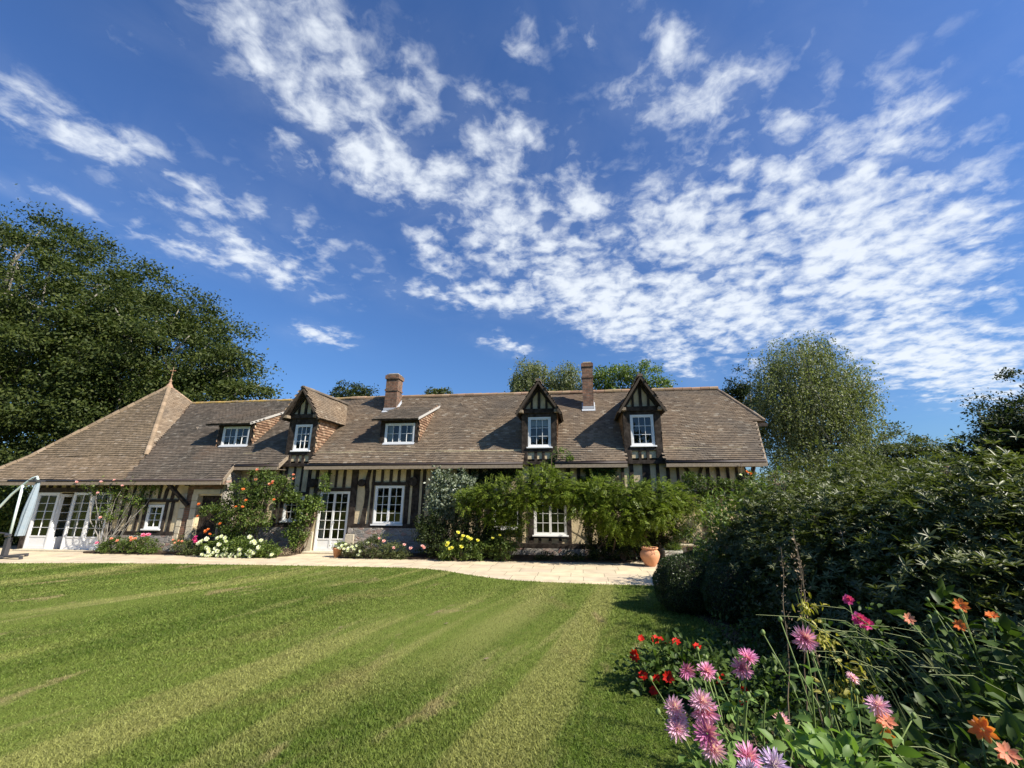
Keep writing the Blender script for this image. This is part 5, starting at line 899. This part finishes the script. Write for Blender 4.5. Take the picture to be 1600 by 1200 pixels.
for a_ in (0, 1): 
    if a_ == 0: mb.box(-19.0, -17.72, 12.25, 12.35, .05, .1)
    else: mb.box(-18.42, -18.32, 11.7, 12.24, .051, .101); mb.box(-18.42, -18.32, 12.36, 12.9, .051, .101)
for x, y in ((-19.0, 12.3), (-17.72, 12.3), (-18.37, 11.72), (-18.37, 12.88)): mb.lathe([(0, 0), (.05, 0), (.05, .048), (0, .048)], (x, y, 0), 10)
mb.build('base', DM, t)
rg = np.random.default_rng(9); ks, nz_ = 26, 14; V = []
for i in range(nz_ + 1):
    f = i / nz_; rr = .035 + .07 * math.sin(min(1, f * 1.15 + .1) * math.pi * .62) ** 1.2; cx_ = -17.95 - .12 * f; z_ = 2.42 - 1.72 * f
    for k in range(ks): a_ = 2 * math.pi * k / ks; r_ = rr * (1 + .22 * math.sin(a_ * 6 + f * 1.5)); V.append((cx_ + r_ * math.cos(a_), 12.34 + r_ * math.sin(a_), z_))
me_q = np.array([[i * ks + k, i * ks + (k + 1) % ks, (i + 1) * ks + (k + 1) % ks, (i + 1) * ks + k] for i in range(nz_) for k in range(ks)])
npmesh('canopy', np.array(V), [me_q], PGREY, t, smooth=True)
mb = MB(); mb.box(-18.16, -17.86, 12.2, 12.46, 2.4, 2.45); mb.tube([(-18.0, 12.3, 2.55), (-18.0, 12.3, 2.38)], .05, 8); mb.build('hub', DM, t)

# ================================================================== rhododendrons and clipped box on the right
def whorls(name, blobs, n, m, parent, seed, size=.12, per=8, asp=.25, inner=.78, zmin=.15):
    """shoot tips, each with a ring of long leathery leaves"""
    rg = np.random.default_rng(seed); P, O = cloud(rg, blobs, n, .22, 7, inner, .9); k = P[:, 2] > zmin; P, O = P[k], O[k]; n = len(P)
    A = nrm(O * .55 + rg.normal(size=(n, 3)) * .28 + np.array([.25, -.1, .75])); r_ = nrm(np.cross(A, rg.normal(size=(n, 3)))); q_ = np.cross(A, r_); parts = []
    for j in range(per):
        an = 2 * math.pi * j / per + rg.random(n) * .5; tilt = rg.uniform(.15, .95, n)
        d = nrm((r_ * np.cos(an)[:, None] + q_ * np.sin(an)[:, None]) + A * tilt[:, None]); nn2 = nrm(A * 1.2 - d * .3 + rg.normal(size=(n, 3)) * .15)
        parts.append(leaves_data(P, d, nn2, size * (.75 + .5 * rg.random(n)), asp, True, .16))
    V, F = merge(parts); return npmesh(name, V, F, m, parent)
m_ = MB(); rn = random.Random(2); m_.tube([(0, 0, -.04), (0, 0, .06)], [.004, .003], 4)
for _ in range(9): m_.tube([(0, 0, .03 + .03 * rn.random()), (rn.gauss(0, .028), rn.gauss(0, .028), .075 + rn.gauss(0, .012))], [.002, .0045], 4)
o_ = m_.build('seed_head', DRY); SEEDM = o_.data; bpy.data.objects.remove(o_)
def rhodo(base, label, blobs, n, seed, size=.12, inner_n=9000, m=RHODO):
    t = empty('rhododendron_bush', base, label, 'bush', None); rn = random.Random(seed); mb = MB()
    for i in range(16):
        q_ = blobs[i % len(blobs)]; e = Vector((q_[0] + rn.uniform(-.8, .8) * q_[3], q_[1] + rn.uniform(-.8, .8) * q_[4], q_[2] + rn.uniform(.1, .7) * q_[5])); limb_mb(mb, base, e, .035, .008, rn, 6, .08, 6)
    mb.build('stems', STEMW, t); whorls('foliage', blobs, n, m, t, seed, size)
    foliage('inner_foliage', [(b_[0], b_[1], b_[2], b_[3] * .8, b_[4] * .8, b_[5] * .82) for b_ in blobs], inner_n, .11, DARKL, t, seed + 1, .3, 60, zmin=.12)  # inside leaves get a darker colour, painting the bush's inner shade
    rg = np.random.default_rng(seed + 5); P, O = cloud(rg, blobs, 260, .1, 3, .97, 1); k = P[:, 2] > .9; P = P[k]
    for p in P[:90]:
        o = bpy.data.objects.new('seed_head', SEEDM); COL.objects.link(o); o.parent = t; o.location = Vector(p) - parent_world(t); o.rotation_euler = (rn.uniform(-.4, .4), rn.uniform(-.4, .4), rn.uniform(0, 6))
    return t
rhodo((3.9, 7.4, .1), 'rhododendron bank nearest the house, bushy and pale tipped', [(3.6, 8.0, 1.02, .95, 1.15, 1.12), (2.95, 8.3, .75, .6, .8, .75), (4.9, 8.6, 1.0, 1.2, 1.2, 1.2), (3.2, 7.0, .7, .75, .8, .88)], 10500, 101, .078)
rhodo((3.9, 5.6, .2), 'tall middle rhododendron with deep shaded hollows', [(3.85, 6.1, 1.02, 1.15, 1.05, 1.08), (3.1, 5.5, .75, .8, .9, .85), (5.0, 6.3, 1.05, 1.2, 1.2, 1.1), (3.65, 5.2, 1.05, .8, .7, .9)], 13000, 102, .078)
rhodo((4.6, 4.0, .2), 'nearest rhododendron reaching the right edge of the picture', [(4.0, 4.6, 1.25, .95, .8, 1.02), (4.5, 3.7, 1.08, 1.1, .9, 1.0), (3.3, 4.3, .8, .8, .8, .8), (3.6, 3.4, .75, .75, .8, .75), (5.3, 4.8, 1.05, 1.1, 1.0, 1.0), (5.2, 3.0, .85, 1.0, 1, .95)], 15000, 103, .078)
bush('laurel_bush', (3.0, 9.6, 0), 'light green laurel between the house and the rhododendrons', 'bush', [(3.1, 10.2, 1.1, .7, .7, .85), (3.9, 10.4, 1.35, .8, .7, .9), (2.8, 9.3, .9, .5, .5, .75), (4.8, 10.6, 1.5, .8, .7, .9)], 7500, .105, LIGHTL, 104, clump=.2, per=26, asp=.36, full=True, stems=10, r=.02)
def boxball(base, r, label, seed):
    t = empty('box_ball', base, label, 'clipped shrub', None); rg = np.random.default_rng(seed); n = int(26000 * r * r / .25); d = unit(rg, n); rad = (1 - .1 * rg.random(n) ** 2) * (1 + .03 * np.sin(d[:, 0] * 9) * np.sin(d[:, 1] * 8 + 1) + .03 * np.sin(d[:, 2] * 11))
    c = np.array(base) + np.array([0, 0, r * .86]); P = c + d * rad[:, None] * np.array([r, r, r * .95]); k = P[:, 2] > base[2] + .01; P, d = P[k], d[k]; n = len(P)
    V, F = leaves_data(P, nrm(d * .6 + rg.normal(size=(n, 3)) * .7), nrm(d + rg.normal(size=(n, 3)) * .6), .022 * (.7 + .6 * rg.random(n)), .6); npmesh('foliage', V, F, BOXL, t)
    mb = MB(); ks = 14; pr_ = [(max(.0, math.sin(math.pi * i / 9)) * r * .87, (r * .86) - math.cos(math.pi * i / 9) * r * .84) for i in range(10)]; mb.lathe(pr_, base, 18); mb.build('shade_core', SHADE_BLACK, t, smooth=True); return t  # smooth near-black solid, painting the shade between the leaves
boxball((1.72, 8.05, .05), .52, 'rounded clipped box ball at the edge of the lawn', 111); boxball((2.42, 9.9, .0), .46, 'smaller clipped box mound behind, beside the terrace', 112); boxball((2.35, 7.5, .05), .5, 'shaded clipped box mound tucked under the rhododendron', 113)
bush('garden_shrub', (2.1, 6.4, .1), 'dark leafy undergrowth below the rhododendrons', 'bush', [(2.5, 6.6, .4, .4, .5, .4), (2.4, 5.6, .4, .4, .5, .4), (2.5, 4.8, .45, .45, .5, .45)], 9000, .06, DARKL, 114, clump=.14, per=30)

# ================================================================== foreground flowers
bm_ = MB(); bm_.lathe([(0, -.012), (.009, -.006), (.011, .002), (.006, .012), (0, .015)], (0, 0, 0), 8); o_ = bm_.build('bud', STEM, smooth=True); BUDM = o_.data; bpy.data.objects.remove(o_)
def lz(x, y): return float(lawn_z(x, y))
def dahlia(name, base, label, stems, leafmat_, seed, kind='pink', r=.055, leafblobs=None, nleaf=300, lsize=.075, buds=0, stemr=.0038, cat='flowers', spread=.12, hs_=None):
    b = Vector(base); t = empty(name, base, label, cat); rn = random.Random(seed); mb = MB(); LP = []
    for i, s in enumerate(stems):
        x, y, z = s[:3]; kd = s[3] if len(s) > 3 else kind; rr = s[4] if len(s) > 4 else r; fc = s[5] if len(s) > 5 else (-.25, -.75, .35)
        root = b + Vector((rn.uniform(-spread, spread), rn.uniform(-spread, spread), 0)); e = Vector((x, y, z)); mid = root.lerp(e, .55) + Vector((rn.uniform(-.05, .05), rn.uniform(-.04, .04), .05))
        pts = [root, root.lerp(mid, .5) + Vector((rn.uniform(-.02, .02), 0, .01)), mid, mid.lerp(e, .6) + Vector((rn.uniform(-.015, .015), 0, .015)), e + Vector(fc).normalized() * -.012]
        mb.tube(pts, [stemr * 1.6, stemr * 1.4, stemr * 1.1, stemr, stemr * .8], 6)
        for p in pts[1:4]: LP.append(p)
        bloom(kd, (x, y, z), rr, t, fc)
    bm_ = MB()
    for i in range(buds):
        s = stems[i % len(stems)]; e = Vector(s[:3]) + Vector((rn.uniform(-.16, .2), rn.uniform(-.1, .25), rn.uniform(-.12, .1))); root = Vector(s[:3]).lerp(b, .45); m_ = root.lerp(e, .6) + Vector((0, 0, .03)); mb.tube([root, m_, e], [stemr, stemr * .8, stemr * .6], 5)
        bd = bpy.data.objects.new('bud', BUDM); COL.objects.link(bd); bd.parent = t; bd.location = e - parent_world(t)
    mb.build('stems', STEM, t, smooth=True)
    rg = np.random.default_rng(seed)
    n = len(LP) * 6; P = np.repeat(np.array([tuple(p) for p in LP]), 6, 0) + rg.normal(size=(n, 3)) * .018; D = rg.normal(size=(n, 3)); D[:, 2] = np.abs(D[:, 2]) * .3; parts = [leaves_data(P, D, np.array([0, 0, 1.]) + rg.normal(size=(n, 3)) * .3, lsize * (.6 + .6 * rg.random(n)), .5, True, .3)]
    if leafblobs:
        P, O = cloud(rg, leafblobs, nleaf, .1, 9, .2, .8); n = len(P); parts.append(leaves_data(P, O + rg.normal(size=(n, 3)) * .7 + np.array([0, 0, .1]), nrm(np.array([0, -.2, 1.]) + rg.normal(size=(n, 3)) * .45), lsize * (.6 + .7 * rg.random(n)), .5, True, .3))
    V, F = merge(parts); npmesh('leaves', V, F, leafmat_, t); return t
dahlia('dahlia_plant', (.72, 2.2, lz(.7, 2.2)), 'tall dahlia plant with spiky lilac pink flowers at the near edge of the bed',
       [(.46, 2.04, 1.17), (.475, 2.06, 1.13), (.36, 2.09, 1.12, 'pink', .046), (.36, 2.06, 1.06, 'pink', .046), (.37, 2.08, 1.085, 'pink', .04), (.73, 2.25, 1.27, 'pink', .05, (0, -.3, .9)), (.7, 2.26, 1.22, 'pink', .048, (0, -.9, .2)), (.6, 2.48, 1.13, 'pink', .052, (.3, -.5, .6)), (.5, 2.47, 1.13, 'pink', .052, (.3, -.8, -.2)), (.45, 1.95, 1.1, 'pink', .05), (.46, 1.93, 1.06, 'pink', .045), (.55, 1.81, 1.1, 'pink', .047, (.1, -.6, .6)), (.88, 2.35, .99, 'pink', .05, (.8, -.3, .3)), (.58, 1.66, 1.16, 'lilac', .05, (0, -.6, .9)), (.52, 1.72, 1.11, 'lilac', .04, (0, -.6, .9))],
       DAHL, 121, leafblobs=[(.72, 2.2, .7, .24, .25, .3), (.62, 2.0, .75, .18, .2, .22), (.9, 2.1, .8, .2, .22, .22)], nleaf=700, lsize=.062, buds=14)
dahlia('dahlia_plant', (1.05, 2.3, lz(1, 2.3)), 'dahlia with a single vivid pink spiky flower in front of the yellow leaves', [(.94, 2.15, 1.38, 'pink', .056, (-.2, -.8, .3)), (1.2, 2.33, 1.18, 'pink', .026, (.6, -.4, .5)), (1.17, 2.13, 1.155, 'pink', .045, (-.2, -.3, .9)), (1.18, 2.11, 1.11, 'peach', .04, (-.2, -.5, .6))], DAHL, 122, leafblobs=[(1.02, 2.1, .8, .16, .22, .3), (1.0, 2.0, .98, .1, .14, .14)], nleaf=330, lsize=.07, buds=6)
dahlia('dahlia_plant', (.85, 4.75, lz(.85, 4.75)), 'compact dahlia bush with small scarlet flowers at the lawn edge',
       [(.46, 4.58, .51, 'red', .05, (-.6, -.6, .3)), (.7, 4.83, .58, 'red', .05, (0, -.5, .8)), (.75, 4.83, .57, 'red', .045, (0, -.4, .8)), (.73, 4.42, .4, 'red', .055), (1.08, 4.78, .55, 'red', .045, (0, -.4, .8)), (.52, 4.52, .37, 'red', .05), (.64, 4.5, .35, 'red', .045), (.60, 4.47, .27, 'red', .05), (.56, 4.85, .58, 'red', .04), (.9, 4.85, .56, 'red', .042, (0, -.4, .8)), (1.17, 4.35, .42, 'red', .045), (1.3, 4.2, .4, 'red', .045), (1.25, 4.1, .36, 'red', .04), (.8, 4.8, .58, 'red', .035)],
       DAHD, 123, leafblobs=[(.85, 4.75, .33, .36, .3, .22), (.62, 4.65, .28, .25, .22, .2), (1.15, 4.7, .3, .35, .3, .24), (1.1, 4.3, .27, .35, .3, .2), (1.5, 4.3, .35, .35, .35, .25)], nleaf=2600, lsize=.075, buds=6, spread=.2)
dahlia('dahlia_plant', (1.45, 2.1, lz(1.4, 2.1)), 'shaded dahlia with an orange flower near the bottom edge', [(1.2, 2.16, 1.03, 'orange', .036, (-.3, -.7, .4)), (1.0, 2.3, .95, 'orange', .0001)][:1] + [(1.62, 2.25, 1.06, 'peach', .03, (-.3, -.7, .4))], DAHD, 124, leafblobs=[(1.4, 2.2, .7, .25, .3, .33), (1.6, 2.1, .7, .25, .3, .35)], nleaf=620, lsize=.09)
dahlia('dahlia_plant', (1.75, 1.95, lz(1.7, 1.9)), 'shaded dahlia with two apricot flowers at the lower right corner', [(1.40, 1.94, 1.17, 'orange', .036, (-.5, -.6, .5)), (1.43, 1.9, 1.12, 'peach', .036, (-.3, -.7, .3))], DAHD, 125, leafblobs=[(1.75, 1.95, .75, .3, .3, .4), (1.95, 2.3, .85, .3, .3, .4), (1.65, 1.7, .7, .25, .25, .3)], nleaf=950, lsize=.1)
dahlia('dahlia_plant', (2.15, 2.75, lz(2, 2.7)), 'tall dahlia with small orange flowers before the nearest rhododendron', [(1.96, 2.67, 1.42, 'orange', .036, (-.4, -.7, .3)), (1.95, 2.69, 1.32, 'orange', .03, (-.4, -.7, .3)), (2.12, 2.7, 1.37, 'orange', .03, (-.2, -.5, .7)), (1.75, 2.75, 1.33, 'peach', .03)], DAHD, 126, leafblobs=[(2.1, 2.75, 1.0, .28, .28, .35), (1.95, 2.6, .8, .3, .28, .3), (2.3, 2.6, 1.1, .28, .28, .3)], nleaf=900, lsize=.085, buds=4)
dahlia('rose_bush', (1.75, 3.15, lz(1.7, 3.1)), 'deep magenta roses on thin stems against the dark rhododendron', [(1.63, 3.07, 1.35, 'hot', .035), (1.63, 2.99, 1.26, 'hot', .043), (1.66, 2.99, 1.24, 'hot', .04)], DAHD, 127, leafblobs=[(1.7, 3.15, .95, .18, .18, .3)], nleaf=240, lsize=.05, cat='bush')
t = bush('peony_plant', (1.45, 3.1, .25), 'peony turning yellow among the dark leaves', 'plant', [(1.4, 3.05, 1.2, .13, .1, .16), (1.48, 3.05, 1.0, .15, .12, .18), (1.55, 3.0, .9, .14, .1, .1), (1.36, 3.1, 1.35, .06, .05, .08)], 170, .055, YELL, 128, clump=.06, per=9, asp=.32, full=True, stems=9, bark=STEM, r=.005)
# tall dry flower spikes and thin arching stems
t = empty('dry_stalks', (1.5, 3.4, .2), 'tall brown faded flower spikes in front of the rhododendron', 'plant'); rn = random.Random(4); mb = MB(); rg = np.random.default_rng(4)
for (x, y, z) in ((1.46, 3.5, 1.6), (1.52, 3.41, 1.74), (1.57, 3.5, 1.58), (1.54, 3.45, 1.66)):
    pts = limb_mb(mb, (x + rn.uniform(-.15, .15), y + .1, .2), (x, y, z), .006, .002, rn, 5, .012, 7)
    Pl = []
    for k in range(70): f = rn.random() ** .8; a_ = pts[3].lerp(pts[-1], f); Pl.append(tuple(a_ + Vector([rn.gauss(0, .014) for _ in range(3)])))
    P = np.array(Pl); n = len(P); V, F = leaves_data(P, rg.normal(size=(n, 3)) + np.array([0, 0, .6]), unit(rg, n), .022 * (.6 + rg.random(n)), .4); sp_o = npmesh('seed_pods', V, F, DRY, t); sp_o['kind'] = 'stuff'
mb.build('stems', DRY, t)
t = empty('grass_clump', (2.1, 2.6, .25), 'thin arching grass stems sweeping left across the dark hollow', 'plant'); mb = MB()
for i in range(34):
    a0 = Vector((rn.uniform(1.55, 2.4), rn.uniform(2.2, 3.0), .3)); dx = rn.uniform(.25, .9); hh = rn.uniform(.65, 1.15); pts = [a0 + Vector((-dx * f ** 1.5, rn.uniform(-.01, .01) - .1 * f, hh * (1 - (1 - f) ** 2 * 1.0) - .12 * f * f * dx)) for f in (0, .2, .4, .6, .8, 1)]
    mb.tube(pts, [.004, .0035, .003, .0028, .002, .001], 4)
mb.build('blades', mat("straw_green", (.22, .25, .1), .6, .3), t)
t = bush('sage_plant', (.75, 1.75, .3), 'lush mid green leafy clump at the bottom edge below the pink dahlias', 'plant', [(.95, 1.9, .62, .2, .2, .3), (.72, 1.62, .66, .16, .15, .28), (1.1, 1.75, .68, .18, .16, .24)], 520, .085, DAHL, 129, clump=.08, per=9, asp=.45, full=True, stems=10, bark=STEM, r=.004)
# small fallen leaves on the lawn
for i, (x, y) in enumerate(((-2.35, 7.3), (-1.1, 5.2), (-3.4, 6.2), (-2.0, 6.6), (-.6, 8.7))):
    mb = MB(); z = lz(x, y) + .025; mb.prism([(x - .035, y, z), (x, y - .02, z + .004), (x + .035, y, z + .012), (x + .005, y + .022, z + .006)], (0, 0, .002)); tag(mb.build('fallen_leaf', DRY), ['brown fallen leaf in the middle of the pale mown stripe', 'small dry leaf on the lawn near the viewer', 'pale fallen leaf left of the pale stripe', 'curled dry leaf just right of the pale stripe', 'tiny leaf on the lawn below the terrace edge'][i], 'leaf', 'fallen leaves on the lawn')
t = bush('ground_cover', (1.5, 5.0, .15), 'low dark leaves filling the bed between the scarlet dahlias and the box ball', 'plant', [(1.5, 5.4, .22, .45, .5, .14), (1.9, 5.9, .25, .4, .5, .18), (1.4, 3.9, .3, .5, .5, .16), (1.9, 4.6, .3, .5, .6, .22), (1.2, 3.3, .35, .35, .35, .16), (1.9, 3.6, .35, .5, .5, .25)], 7000, .06, DAHD, 130, clump=.12, per=24)
bush('garden_shrub', (1.6, 14.3, 0), 'dark leaf mass added as the shade under the wisteria left of the round urn', 'bush', [(.5, 14.3, .7, .5, .3, .7), (1.2, 14.3, .75, .5, .3, .75), (1.9, 14.35, .7, .45, .3, .7), (2.6, 14.5, .9, .4, .25, .6)], 9000, .075, DARKL, 131, clump=.16, per=40)  # dark foliage added to darken the wall beneath the wisteria
